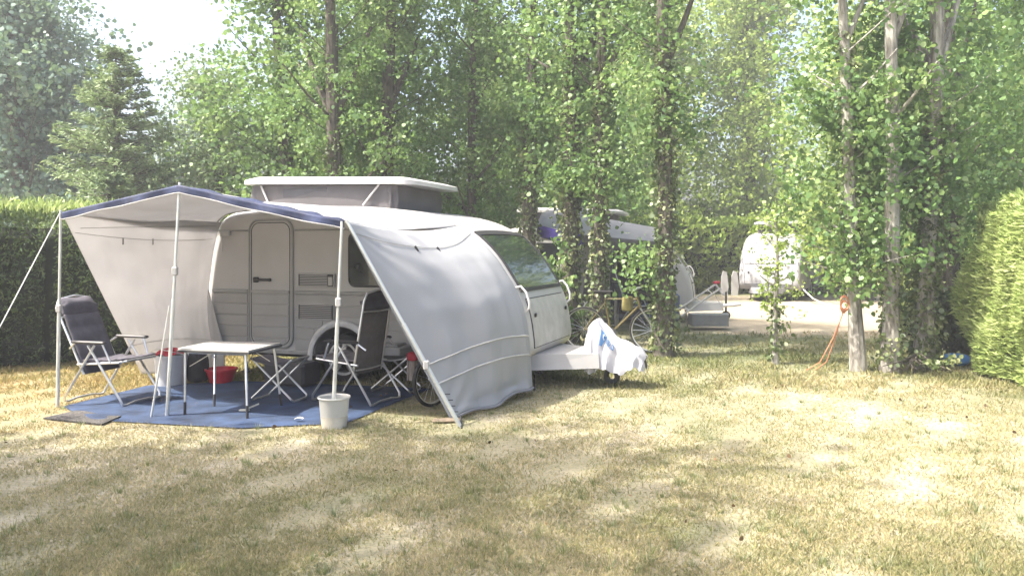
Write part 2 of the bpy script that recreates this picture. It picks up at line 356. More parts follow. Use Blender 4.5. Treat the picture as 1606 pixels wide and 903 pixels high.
def broadleaf(name, label, base, h, r0, crown, nclump, per, leaf=.09, lm=None, bm_=None, lean=(0, 0), wob=.12,
              group=None, ivy=None, seed=0, sig=.28, fork=True, cat='tree', shape=LEAF6, low_bias=1.0, forks=(), extra=(), open_front=0):
    """crown: list of (z, radius) giving the envelope; leaf clumps sit at twig tips inside it."""
    rng = np.random.default_rng(seed + 100); rnd = random.Random(seed)
    t = thing(name, label, cat, (base[0], base[1], 0), 0, group)
    pts = trunk_pts((0, 0), h, lean, wob, rng=rnd); mb = MB()
    n = len(pts); rad = [r0 * (1.25 if i == 0 else 1.0) * (1 - .75 * (i / (n - 1))) + .008 for i in range(n)]
    mb.tube([pts[0] - Vector((0, 0, .06))] + pts, [r0 * 1.45] + rad, 10)
    zs = [c[0] for c in crown]; rs = [c[1] for c in crown]; C = []; S = []
    tries = 0
    limbs = []
    for k in range(max(5, int(nclump / 14))):
        z = zs[0] + (zs[-1] - zs[0]) * rnd.random() * .8; ang = rnd.random() * 2 * PI; rr = np.interp(z, zs, rs) * (.6 + .3 * rnd.random())
        p = at_h(pts, max(.3, z - rr * (.5 + .5 * rnd.random()))); q = at_h(pts, z) + Vector((math.cos(ang) * rr, math.sin(ang) * rr, 0))
        m_ = p.lerp(q, .5) + Vector((0, 0, -.06 * rr)); lr = max(.012, r0 * .28 * (1 - z / h) + .012)
        mb.tube([p, m_, q], [lr, lr * .7, lr * .35], 5); limbs.append((p, q))
    for (z, ang, ln, up) in forks:
        p = at_h(pts, z); q = p + Vector((math.cos(ang) * ln, math.sin(ang) * ln, up)); mb.tube([p, p.lerp(q, .5) + Vector((0, 0, -.05)), q], [r0 * .5, r0 * .38, r0 * .22], 7)
    for k in range(nclump):
        z = zs[0] + (zs[-1] - zs[0]) * rnd.random() ** low_bias; ang = rnd.random() * 2 * PI
        R_ = np.interp(z, zs, rs); rr = R_ * (rnd.random() ** .5) * (.75 + .4 * math.sin(ang * 3 + z * 2 + seed))
        if open_front and math.sin(ang) * rr < .15 and abs(math.cos(ang) * rr) < .42 and rnd.random() < open_front: ang += PI
        q = at_h(pts, z) + Vector((math.cos(ang) * rr, math.sin(ang) * rr, 0))
        p = at_h(pts, max(.2, z - rr * .7)); 
        if k % 3 == 0: mb.tube([p, p.lerp(q, .6) + Vector((0, 0, -.04)), q], [.014, .01, .005], 3, cap=False)
        sg = sig * (.6 + .8 * rnd.random()); m_ = int(per * (.5 + rnd.random()))
        ns = max(2, m_ // 11); sub = rng.normal(size=(ns, 3)) * (sg, sg, sg * .75) + np.array(q); ix = rng.integers(0, ns, m_)
        C.append(sub[ix] + rng.normal(size=(m_, 3)) * (sg * .34, sg * .34, sg * .26))
    for (dx, dy, z0, z1, rr, m_) in extra:
        for k in range(m_):
            z = rnd.uniform(z0, z1); q = at_h(pts, z) + Vector((dx + rnd.gauss(0, rr), dy + rnd.gauss(0, rr * .7), 0)); mb.tube([at_h(pts, z - .2), q], [.008, .004], 3, cap=False)
            C.append(rng.normal(size=(30, 3)) * .12 + np.array(q))
    C = np.concatenate(C); C = C[C[:, 2] > .12]
    V = leaves(C, leaf, shape=shape, axis=np.array((0, 0, -.5)), rng=rng)
    mb.build('trunk', bm_ or BARK_D, t, smooth=SM)
    npmesh('crown', V, len(shape), lm or LEAF, t)
    if ivy:
        z0, z1, cnt, thick = ivy; z = rng.uniform(z0, z1, cnt); a = rng.uniform(0, 2 * PI, cnt)
        cx = np.interp(z, [p.z for p in pts], [p.x for p in pts]); cyy = np.interp(z, [p.z for p in pts], [p.y for p in pts])
        rr = np.interp(z, [p.z for p in pts], rad) + np.abs(rng.normal(size=cnt)) * thick * (1 + .6 * np.sin(z * 5 + a))
        P = np.stack([cx + np.cos(a) * rr, cyy + np.sin(a) * rr, z], 1)
        ax = np.stack([np.cos(a), np.sin(a), -np.ones(cnt)], 1)
        npmesh('ivy', leaves(P, .055, axis=ax, spread=.6, rng=rng), 6, IVY, t)
    return t

# ================================================================== SETTING
g = MB(); NG = 60
xs = [-600, -200, -60, -25] + list(np.linspace(-16, 16, NG)) + [25, 60, 200, 600]; ys = [-60, -20, -5] + list(np.linspace(0, 32, NG)) + [45, 80, 200, 700]
def gz(x, y):
    k = max(0, 1 - max(0, abs(x) - 14) / 8)
    return 0
gv = [(x, y, 0) for x in xs for y in ys]; ny = len(ys)
g.add(gv, [(i * ny + j, (i + 1) * ny + j, (i + 1) * ny + j + 1, i * ny + j + 1) for i in range(len(xs) - 1) for j in range(ny - 1)])
go = g.build('ground', groundmat()); tag(go, None, None, kind='structure')

# short grass: one mass of blades, thick towards the viewer
MATPOLY = [(-4.5, 7.98), (-3.9, 7.35), (-3.3, 7.22), (-2.4, 7.02), (-1.5, 7.22), (-1.25, 8.0), (-.9, 9.0), (-3.2, 9.5), (-4.2, 9.2)]
DMPOLY = [tuple(gp(x, y)[:2]) for x, y in ((68, 659), (160, 670), (192, 657), (118, 646))]
def inside(P, poly):
    x, y = P[:, 0], P[:, 1]; r = np.zeros(len(P), bool); n = len(poly)
    for i in range(n):
        x1, y1 = poly[i]; x2, y2 = poly[(i + 1) % n]
        c = ((y1 > y) != (y2 > y)) & (x < (x2 - x1) * (y - y1) / (y2 - y1 + 1e-12) + x1); r ^= c
    return r
def grass_patch(n, y0, y1, hmin, hmax, wid):
    Z = 1 / RNG.uniform(1 / y1, 1 / y0, n); X = RNG.uniform(-.68, .68, n) * Z
    P = np.stack([X, Z], 1); cl = np.sin(X * 3.1 + Z * 1.7) + np.sin(X * 7.3 - Z * 5.1) + RNG.normal(size=n) * .9
    keep = (cl > -.9) & ~inside(P, MATPOLY) & ~inside(P, DMPOLY); P = P[keep]; m = len(P)
    a = RNG.uniform(0, 2 * PI, m); h = RNG.uniform(hmin, hmax, m) * (1 + .5 * (RNG.random(m) > .93)); w_ = wid * (.6 + RNG.random(m)) * (.6 + P[:, 1] / 9)
    lx = RNG.normal(size=m) * h * .6; ly = RNG.normal(size=m) * h * .6
    V = np.zeros((m, 3, 3)); dx, dy = np.cos(a) * w_ / 2, np.sin(a) * w_ / 2
    V[:, 0] = np.stack([P[:, 0] - dx, P[:, 1] - dy, np.zeros(m)], 1); V[:, 1] = np.stack([P[:, 0] + dx, P[:, 1] + dy, np.zeros(m)], 1)
    V[:, 2] = np.stack([P[:, 0] + lx, P[:, 1] + ly, h], 1); return V
GV = np.concatenate([grass_patch(300000, 3.5, 12, .010, .030, .0055), grass_patch(30000, 8.5, 13.5, .02, .045, .008), grass_patch(22000, 9, 15, .03, .08, .01)])
tag(npmesh('lawn_grass', GV, 3, grassmat()), 'short half dry grass blades covering the lawn', 'grass', kind='stuff')
nt_ = 420; ty = 1 / RNG.uniform(1 / 11.5, 1 / 3.8, nt_); tx = RNG.uniform(-.66, .66, nt_) * ty; TV = []
for x_, y_ in zip(tx, ty):
    if inside(np.array([[x_, y_]]), MATPOLY)[0]: continue
    m = 22; a = RNG.uniform(0, 2 * PI, m); r_ = np.abs(RNG.normal(size=m)) * .03; h = RNG.uniform(.02, .06, m); b_ = np.stack([x_ + np.cos(a) * r_, y_ + np.sin(a) * r_, np.zeros(m)], 1)
    d_ = np.stack([-np.sin(a), np.cos(a), np.zeros(m)], 1) * .0032; tip = b_ + np.stack([np.cos(a) * h * .7, np.sin(a) * h * .7, h], 1); TV.append(np.stack([b_ - d_, b_ + d_, tip], 1))
tag(npmesh('grass_tufts', np.concatenate(TV), 3, leafmat('tuft_blades', (.07, .10, .03), (.17, .19, .08), (.34, .31, .17), scale=3)), 'scattered longer green and straw tufts in the lawn', 'grass', kind='stuff')
n = 110
P = np.stack([RNG.uniform(-6, 7, n), RNG.uniform(3.8, 11, n), np.full(n, .03)], 1)
tag(npmesh('fallen_leaves', leaves(P, .026, axis=np.array((1, 0, 0.0)), sv=.4), 6, mat('withered_leaf', (.16, .10, .05), .9, var=.5, scale=3)), 'scattered brown withered leaves lying on the lawn', 'leaf litter', kind='stuff')

# ------------------------------------------------------------------ hedges
def hedge(name, label, path, width, h, n, lm, size, aspect, seed, axis_up=.6, group=None, shape=KITE, bulge=.12, spread=.7):
    rng = np.random.default_rng(seed); path = [Vector((*p, 0)) for p in path]
    t = thing(name, label, 'hedge', path[0], 0, group); seg = [(b - a).length for a, b in zip(path, path[1:])]; tot = sum(seg)
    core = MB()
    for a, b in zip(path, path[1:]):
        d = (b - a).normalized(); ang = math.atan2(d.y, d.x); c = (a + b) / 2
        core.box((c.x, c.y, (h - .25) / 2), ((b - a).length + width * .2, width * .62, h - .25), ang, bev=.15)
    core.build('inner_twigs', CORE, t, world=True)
    s = rng.uniform(0, tot, n); A = np.zeros((n, 3)); T = np.zeros((n, 3)); acc = 0
    for (a, b), L_ in zip(zip(path, path[1:]), seg):
        m = (s >= acc) & (s <= acc + L_); k = ((s[m] - acc) / L_)[:, None]; A[m] = np.array(a) * (1 - k) + np.array(b) * k; T[m] = np.array((b - a).normalized()); acc += L_
    Nn = np.stack([-T[:, 1], T[:, 0], np.zeros(n)], 1)
    # positions on the rounded cross-section outline, plus end caps
    per = rng.random(n) * (2 * h + width); side = np.where(per < h, -1, np.where(per < 2 * h, 1, 0))
    z = np.where(side == -1, per, np.where(side == 1, per - h, h)); off = np.where(side == 0, (per - 2 * h) - width / 2, side * width / 2)
    wob = .10 * np.sin(s * 2.3 + z * 2) + .07 * np.sin(s * 5.1 - z * 4 + seed); prof = bulge * np.sin(np.clip(z / h, 0, 1) * PI) - .12 * (z > h * .92)
    depth = np.abs(rng.normal(size=n)) * .09
    off2 = off + np.sign(off) * (wob + prof) * (side != 0) - np.sign(off) * depth * (side != 0)
    z2 = np.where(side == 0, h + wob * .8 - depth - .12 * (np.abs(off) / (width / 2)) ** 3, z)
    P = A + Nn * off2[:, None]; P[:, 2] = np.maximum(.06, z2)
    out = Nn * np.sign(off)[:, None] * (side != 0)[:, None]; out[:, 2] = np.where(side == 0, 1.2, axis_up)
    # end caps
    ne = int(n * width / tot * .8); q = rng.random((ne, 3)); end = (rng.random(ne) > .5)
    Pe = np.where(end[:, None], np.array(path[-1]), np.array(path[0])); d0 = np.array((path[1] - path[0]).normalized()); d1 = np.array((path[-1] - path[-2]).normalized())
    De = np.where(end[:, None], d1, -d0); Ne = np.stack([-De[:, 1], De[:, 0], np.zeros(ne)], 1)
    o_ = (q[:, 0] - .5) * width; zz = q[:, 1] * h; Pe = Pe + Ne * o_[:, None] + De * (.28 * (1 - (o_ / (width / 2)) ** 2) - .05 + .08 * np.sin(zz * 4) - .1 * q[:, 2])[:, None]; Pe[:, 2] = np.maximum(.06, zz)
    oe = De.copy(); oe[:, 2] = axis_up
    P = np.concatenate([P, Pe]); out = np.concatenate([out, oe])
    V = leaves(P, size, shape=shape, axis=out * 1.2, spread=spread, aspect=aspect, rng=rng)
    npmesh('foliage', V, len(shape), lm, t, loc=(0, 0, 0)); f = bpy.data.objects[-1] if False else None
    return t
def fix_child_offset(t):
    for o in bpy.data.objects:
        if o.parent == t and o.name.startswith('foliage'): o.location = (-t.location.x, -t.location.y, 0)
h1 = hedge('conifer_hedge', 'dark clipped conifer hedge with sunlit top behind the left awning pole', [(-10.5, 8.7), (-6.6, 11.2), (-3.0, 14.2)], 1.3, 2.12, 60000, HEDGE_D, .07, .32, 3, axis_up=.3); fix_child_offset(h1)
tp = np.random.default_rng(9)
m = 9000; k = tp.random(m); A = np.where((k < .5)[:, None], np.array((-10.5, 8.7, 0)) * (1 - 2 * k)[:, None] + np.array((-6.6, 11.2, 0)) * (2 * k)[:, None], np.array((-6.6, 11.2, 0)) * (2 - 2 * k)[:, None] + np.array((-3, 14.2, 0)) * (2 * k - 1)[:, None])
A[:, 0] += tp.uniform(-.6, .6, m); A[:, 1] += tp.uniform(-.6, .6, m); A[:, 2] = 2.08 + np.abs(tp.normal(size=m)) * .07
o = npmesh('sunlit_top_sprays', leaves(A, .1, shape=KITE, axis=np.array((0, 0, 1.5)), spread=.6, aspect=.3), 4, HEDGE_L, h1); o.location = (-h1.location.x, -h1.location.y, 0)  # paler sprays put the sunlight on the hedge top into colour
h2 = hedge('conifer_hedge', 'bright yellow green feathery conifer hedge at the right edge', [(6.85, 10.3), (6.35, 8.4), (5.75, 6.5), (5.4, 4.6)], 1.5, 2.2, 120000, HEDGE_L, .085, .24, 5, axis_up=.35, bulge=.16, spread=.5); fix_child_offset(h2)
h3 = hedge('conifer_hedge', 'narrow sunlit conifer hedge glimpsed between the right hand trunks', [(7.2, 14.6), (10.5, 15.4)], .9, 1.75, 14000, HEDGE_L, .10, .26, 6); fix_child_offset(h3)
h4 = hedge('laurel_hedge', 'broad leaved green hedge behind the farthest caravan', [(2.0, 27.6), (9, 28.6), (16, 28.0)], 1.8, 2.6, 26000, LEAF_Y, .17, .8, 8, shape=LEAF6, bulge=.3); fix_child_offset(h4)
h5 = hedge('laurel_hedge', 'dark green hedge running behind the white camping awning', [(-4, 22.5), (2.6, 21.6)], 1.6, 2.3, 20000, LEAF_D, .15, .8, 9, shape=LEAF6, bulge=.3); fix_child_offset(h5)

# ------------------------------------------------------------------ the tree row along the pitch
G1 = 'poplars in a row behind the caravan'; G2 = 'trees of the wood beyond the pitches'
def cr(z0, z1, r): return [(z0, r * .5), (z0 + (z1 - z0) * .25, r), (z0 + (z1 - z0) * .7, r), (z1, r * .35)]
row = [  # label, x, y(dist), height, trunk r, crown, clumps, per, ivy, lean, material
 ('forked poplar standing behind the left end of the raised caravan roof', -3.15, 14.2, 8.5, .16, cr(1.9, 9.2, 1.55), 125, 112, (.1, 3.5, 1500, .05), (0, 0), BARK_D, LEAF),
 ('dark poplar trunk behind the middle of the raised caravan roof', -2.35, 15.0, 9.0, .17, cr(2.0, 9.5, 1.45), 120, 112, (.1, 4.0, 2500, .08), (.005, 0), BARK_D, LEAF),
 ('poplar behind the right end of the raised caravan roof', -.75, 15.6, 9.0, .10, cr(1.9, 9.0, 1.45), 125, 112, (.1, 2, 500, .05), (0, 0), BARK_D, LEAF),
 ('poplar directly behind the caravan front window', .33, 14.6, 9.2, .13, cr(2.7, 9.2, 1.1), 110, 108, (.1, 4.6, 2200, .06), (0, 0), BARK_D, LEAF),
 ('thick ivy covered poplar just right of the caravan front window', .96, 13.4, 9.4, .15, cr(2.5, 9.4, 1.0), 84, 104, (.1, 5.0, 3000, .05), (.0, 0), BARK_D, LEAF),
 ('slim dark poplar above the white drawbar cover', 1.42, 12.9, 9.4, .12, cr(2.4, 9.4, .95), 76, 100, (.1, 4.6, 2600, .04), (.006, 0), BARK_D, LEAF),
 ('ivy clad poplar with the bicycle leaning on its trunk', 2.24, 11.75, 9.5, .125, cr(2.9, 9.5, 1.0), 80, 96, (.1, 4.6, 2600, .045), (.004, 0), BARK_D, LEAF),
 ('leaning poplar with the orange rope tied low on its trunk', 4.5, 10.35, 9.0, .082, cr(1.75, 9.0, .95), 80, 96, (1.2, 4.4, 700, .04), (-.055, 0), BARK_P, LEAF),
 ('pale barked poplar between the leaning trunk and the ivy wrapped one', 4.86, 10.25, 9.2, .10, cr(1.5, 9.2, .9), 74, 96, (.1, 1.6, 500, .03), (.004, 0), BARK_P, LEAF),
 ('ivy wrapped poplar nearest the bright right hand hedge', 5.42, 10.5, 8.8, .11, cr(1.6, 8.8, .95), 80, 96, (.05, 3.4, 2600, .05), (.035, 0), BARK_P, LEAF),
 ('dark poplar in the shade beside the bright right hand hedge', 6.95, 12.7, 9.2, .13, cr(1.7, 9.4, 1.35), 110, 108, (.1, 2.2, 700, .04), (.01, 0), BARK_D, LEAF),
]
for i, (lab, x, y, h, r0, crn, nc, per, ivy, lean, bk, lm) in enumerate(row):
    fk = ((3.9, 2.6, .8, 1.6), (3.8, .5, .7, 1.8), (3.7, 1.5, .2, 1.9)) if i in (0, 9, 10) else ((4.2, .3, .6, 1.4),)
    broadleaf('poplar_tree', lab, (x, y), h, r0, crn, nc, int(per * 1.3), leaf=.062, lm=lm, bm_=bk, lean=lean, group=G1, ivy=ivy, seed=i * 7 + 3, sig=.25, forks=fk, open_front=.8,
              extra={6: ((-.34, -.1, 1.0, 1.6, .14, 15),), 7: ((-.05, -.15, 1.05, 1.9, .24, 34),)}.get(i, ()))
broadleaf('young_tree', 'thin young tree with sparse leaves in front of the farthest caravan', (3.62, 10.95), 2.0, .035, [(.75, .26), (1.1, .38), (1.6, .36), (2.0, .2)], 50, 24, leaf=.038, lm=LEAF_Y, bm_=BARK_P, seed=77, sig=.11, wob=.04, cat='sapling', ivy=(.05, .8, 160, .05))
# low leafy shoots on some trunks
broadleaf('leafy_shrub', 'shrub of glossy leaves between caravan nose and thick poplar', (.58, 12.8), 1.45, .02, [(.2, .3), (.8, .42), (1.4, .3)], 40, 34, leaf=.08, lm=LEAF, seed=43, sig=.14, cat='shrub', wob=.03)
# the wood behind
wood = [  # name,label,x,y,h,r,crown,n,per,leaf,mat
 ('oak_tree', 'tall blue green oak at the far left edge', -13.3, 21.5, 8.6, .3, [(.8, 2.2), (3.5, 3.1), (6, 2.7), (8.6, 1.0)], 190, 90, .17, LEAF_B, .5),
 ('oak_tree', 'pale crowned oak rising behind the far left hedge', -16.6, 27, 10.5, .3, [(1.5, 2.4), (5, 3.1), (8, 2.7), (11.0, 1.0)], 150, 80, .2, LEAF_B, .6),
 ('broadleaf_tree', 'fine leaved pale green tree right of the firs', -6.9, 18.4, 5.4, .16, [(1.0, 1.3), (3, 1.5), (4.4, 1.2), (5.6, .5)], 110, 90, .10, NEEDLE, .34),
 ('broadleaf_tree', 'broad sunlit tree left of the forked poplar', -4.9, 17.2, 8.4, .2, [(1.3, 1.1), (3.2, 1.6), (5.8, 1.6), (8.4, .6)], 150, 75, .13, LEAF, .4),
 ('broadleaf_tree', 'dark green tree behind the raised caravan roof', -3.3, 19.6, 9.0, .22, [(.8, 1.9), (3.5, 2.1), (6, 1.7), (8.8, .6)], 190, 75, .15, LEAF_D, .45),
 ('broadleaf_tree', 'deep green tree behind the caravan front', -.6, 20.5, 7.2, .22, [(.8, 1.9), (3.2, 2.2), (5.2, 1.7), (7.0, .6)], 180, 75, .15, LEAF_D, .45),
 ('broadleaf_tree', 'shaded tree behind the white camping awning', 2.0, 24.5, 6.9, .22, [(1.2, 2.0), (3.5, 2.3), (5.2, 1.8), (6.9, .6)], 150, 75, .17, LEAF_D, .5),
 ('broadleaf_tree', 'yellow green tree above the second caravan', 5.0, 30.0, 11.4, .25, [(1.5, 2.4), (4, 3.1), (7, 2.6), (11.4, 1.4)], 270, 80, .18, LEAF_Y, .6),
 ('broadleaf_tree', 'sunlit tree straight above the farthest caravan', 9.3, 31.0, 12.6, .25, [(1.2, 2.4), (4, 3.2), (7, 2.6), (12.6, 1.2)], 270, 80, .18, LEAF_Y, .6),
 ('broadleaf_tree', 'light green tree behind the leaning poplar', 10.6, 24.0, 8.6, .22, [(1.0, 2.0), (3.5, 2.5), (6, 2.3), (8.8, .9)], 190, 80, .16, LEAF_Y, .55),
 ('broadleaf_tree', 'shady tree behind the ivy wrapped poplar', 11.2, 19.0, 9.0, .22, [(1.0, 2.0), (3.5, 2.4), (6, 2.4), (9.0, 1.0)], 190, 80, .15, LEAF, .5),
 ('broadleaf_tree', 'dark tree rising over the right hand hedge', 9.7, 14.2, 8.0, .22, [(.9, 1.7), (3.0, 2.2), (5, 2.2), (8.0, 1.0)], 190, 80, .12, LEAF_D, .42),
 ('broadleaf_tree', 'distant tree closing the gap beyond the far left oak', -20.5, 31, 9.5, .3, [(1.5, 2.4), (5, 3.2), (8, 2.7), (10, 1.0)], 110, 80, .22, LEAF_B, .6),
 ('broadleaf_tree', 'low grey green tree beyond the two firs', -12.2, 32, 6.4, .25, [(.6, 2.6), (3, 3.1), (5, 2.4), (6.6, .9)], 130, 80, .2, LEAF_B, .6),
 ('broadleaf_tree', 'distant green tree seen between firs and sunlit tree', -8.0, 30, 6.8, .25, [(.6, 2.4), (3, 2.8), (5, 2.2), (7.0, .8)], 120, 80, .2, LEAF_B, .6),
]
for i, (nm, lab, x, y, h, r0, crn, nc, per, lf, lm, sg) in enumerate(wood):
    broadleaf(nm, lab, (x, y), h, r0, crn, nc, int(per * 1.7), leaf=lf * .68, lm=lm, group=G2, seed=200 + i, sig=sg, wob=.2)
def fir(label, x, y, h, r, n, seed, lm):
    rng = np.random.default_rng(seed); rnd = random.Random(seed); t = thing('fir_tree', label, 'tree', (x, y, 0), 0, G2)
    mb = MB(); mb.tube([(0, 0, -.05), (0, 0, h * .5), (0, 0, h)], [.16, .09, .012], 8); C = []; AX = []
    for k in range(n):
        z = .5 + (h - .6) * rnd.random() ** 1.15; a = rnd.random() * 2 * PI; Lb = r * (1 - z / h) ** .62 * (.75 + .35 * rnd.random()) + .1
        tip = Vector((math.cos(a) * Lb, math.sin(a) * Lb, z + .16 * Lb)); root = Vector((0, 0, z + .05)); mid = root.lerp(tip, .5) - Vector((0, 0, .10 * Lb))
        mb.tube([root, mid, tip], [.02, .013, .004], 3, cap=False)
        m = int(110 * Lb / r) + 26; u = rng.random(m) ** .7; lat = rng.normal(size=m) * .13 * (1.2 - u) * (Lb / r + .3)
        P = np.array(root) * ((1 - u) ** 2)[:, None] + np.array(mid) * (2 * u * (1 - u))[:, None] + np.array(tip) * (u ** 2)[:, None]
        P += np.array((-math.sin(a), math.cos(a), 0)) * lat[:, None]; P[:, 2] += rng.normal(size=m) * .025 - np.abs(lat) * .3
        C.append(P); AX.append(np.tile(np.array((math.cos(a), math.sin(a), -.15)), (m, 1)) + np.array((-math.sin(a), math.cos(a), 0)) * np.sign(lat)[:, None] * .9)
    mb.build('trunk', BARK_D, t, smooth=SM)
    npmesh('crown', leaves(np.concatenate(C), .11, shape=KITE, axis=np.concatenate(AX) * 1.3, spread=.7, aspect=.34, rng=rng), 4, lm, t)
fir('pale fir with tiered branches left of the awning peak', -8.6, 17.3, 6.0, 2.0, 330, 1, NEEDLE)
fir('smaller young fir just behind the awning peak', -7.9, 15.6, 3.1, 1.2, 170, 2, NEEDLE)
fir('slender fir pointing up beyond the awning peak', -6.5, 24.5, 7.2, 1.4, 220, 3, NEEDLE)
# big trees left of the camera, outside the frame: their shade falls over the front lawn
for i, (lab, x, y, h, crn, nc) in enumerate([
  ('tall spreading tree left of the viewer shading the front lawn', -9.6, 3.0, 15, [(6, 1.6), (9, 2.6), (13, 2.2), (15.5, .8)], 95),
  ('second tall tree left of the viewer shading the front lawn', -8.0, .6, 13, [(5, 1.6), (8, 2.4), (11, 2.2), (13.5, .8)], 80),
  ('low crowned tree left of the viewer shading the near corner', -6.8, 3.8, 7.0, [(3.0, 1.2), (4.5, 1.8), (6.0, 1.5), (7.2, .5)], 50)]):
    broadleaf('broadleaf_tree', lab, (x, y), h, .25, crn, nc, 60, leaf=.17, lm=LEAF, group=G2, seed=400 + i, sig=.5, wob=.2)

# ================================================================== CARAVANS
def catmull(pts, k=3):
    out = []; n = len(pts)
    for i in range(n - 1):
        p0 = Vector(pts[max(0, i - 1)]); p1 = Vector(pts[i]); p2 = Vector(pts[i + 1]); p3 = Vector(pts[min(n - 1, i + 2)])
        for j in range(k):
            t = j / k; out.append(tuple(.5 * ((2 * p1) + (p2 - p0) * t + (2 * p0 - 5 * p1 + 4 * p2 - p3) * t * t + (3 * p1 - p0 - 3 * p2 + p3) * t ** 3)))
    out.append(tuple(pts[-1])); return out
UP = [(.06, .33), (.0, .6), (-.02, .95), (.0, 1.2), (.07, 1.6), (.16, 1.86), (.28, 1.98), (.5, 2.04), (1.2, 2.08), (2.2, 2.07), (2.8, 2.02), (3.2, 1.94), (3.45, 1.85), (3.68, 1.72), (3.9, 1.52), (4.06, 1.3), (4.17, 1.12), (4.26, .9), (4.31, .62), (4.31, .46), (4.22, .37), (4.1, .33)]
UPS = catmull(UP, 3); WU, WH, AR = 2.0, .29, .385
arch = []
a0 = math.asin((.33 - WH) / AR)
for k in range(15):
    a = a0 + (PI - 2 * a0) * k / 14; arch.append((WU + AR * math.cos(a), WH + AR * math.sin(a)))
PROF = UPS + arch; CW = 1.8
def poly_normals(p):
    n = len(p); N = []
    for i in range(n):
        a = Vector(p[(i + 1) % n]) - Vector(p[i - 1]); N.append(Vector((-a.y, a.x)).normalized())   # outward for clockwise order
    return N
PN = poly_normals(PROF)
def body_mesh(W=CW, r=.11):
    mb = MB(); sl = []
    th = [0, .3, .6, .9, 1.2, 1.57]
    for t in th: sl.append((r * (1 - math.cos(t)), r * (1 - math.sin(t)) + 0))
    sl = sl + [(W - v, i) for v, i in reversed(sl)]
    sl[0] = (0, sl[0][1]); V = []; n = len(PROF)
    for v, ins in sl:
        crown = .045 * (1 - (2 * v / W - 1) ** 2)
        for (p, nn) in zip(PROF, PN):
            isb = p[1] < .34 or (abs(p[0] - WU) < AR + .01 and p[1] < WH + AR + .01)
            q = (p[0] - nn.x * ins * (0 if isb else 1), p[1] - nn.y * ins * (0 if isb else 1) + (crown if p[1] > 1.9 else crown * max(0, (p[1] - 1.5) / .4) if p[1] > 1.5 else 0))
            V.append((q[0], v, q[1]))
    f = [tuple(range(n - 1, -1, -1)), tuple((len(sl) - 1) * n + i for i in range(n))]
    for k in range(len(sl) - 1):
        for i in range(n):
            j = (i + 1) % n; f.append((k * n + i, k * n + j, (k + 1) * n + j, (k + 1) * n + i))
    return mb.add(V, f)
def nose_pt(h, v, off):       # point on the front face at height h
    best = None
    for i in range(len(UPS) // 2, len(UPS) - 1):
        a, b = UPS[i], UPS[i + 1]
        if (a[1] - h) * (b[1] - h) <= 0 and a[1] != b[1]:
            t = (a[1] - h) / (a[1] - b[1]); u = a[0] + (b[0] - a[0]) * t; d = Vector((b[0] - a[0], b[1] - a[1])).normalized(); nn = Vector((-d.y, d.x)); best = (u, nn)
            if b[0] >= a[0] or h < .6: break
    u, nn = best; crown = .045 * (1 - (2 * v / CW - 1) ** 2) * max(0, min(1, (h - 1.5) / .4))
    return Vector((u + nn.x * off, v, h + nn.y * off + crown))
def wheel(parent, u, v, wh, r=.285, side=-1):
    w_ = MB(); prof = [(r * .68, -.08), (r * .95, -.085), (r, -.06), (r, .06), (r * .95, .085), (r * .68, .08)]
    M = Matrix.Translation((u, v, wh)) @ Matrix.Rotation(R(90), 4, 'X')
    w_.lathe(prof, n=32, M=M, close=True); t = w_.build('wheel', RUB, parent, smooth=SM)
    h = MB(); h.lathe([(r * .7, .07), (r * .7, .088), (r * .6, .084), (r * .58, .03), (r * .58, -.06), (r * .7, -.07)], n=32, M=M, close=True)
    for k in range(5):
        a = 2 * PI * k / 5 + .3; c = Vector((math.cos(a) * r * .34, math.sin(a) * r * .34, .06)); h.box((0, 0, 0), (r * .55, .05, .025), bev=.008, mtx=M @ Matrix.Translation(c) @ Matrix.Rotation(a, 4, 'Z'))
    h.lathe([(0.001, .085), (.05, .083), (.062, .07), (.062, .03)], n=16, M=M)
    h.build('rim', ALU, t, smooth=SM)
    return t
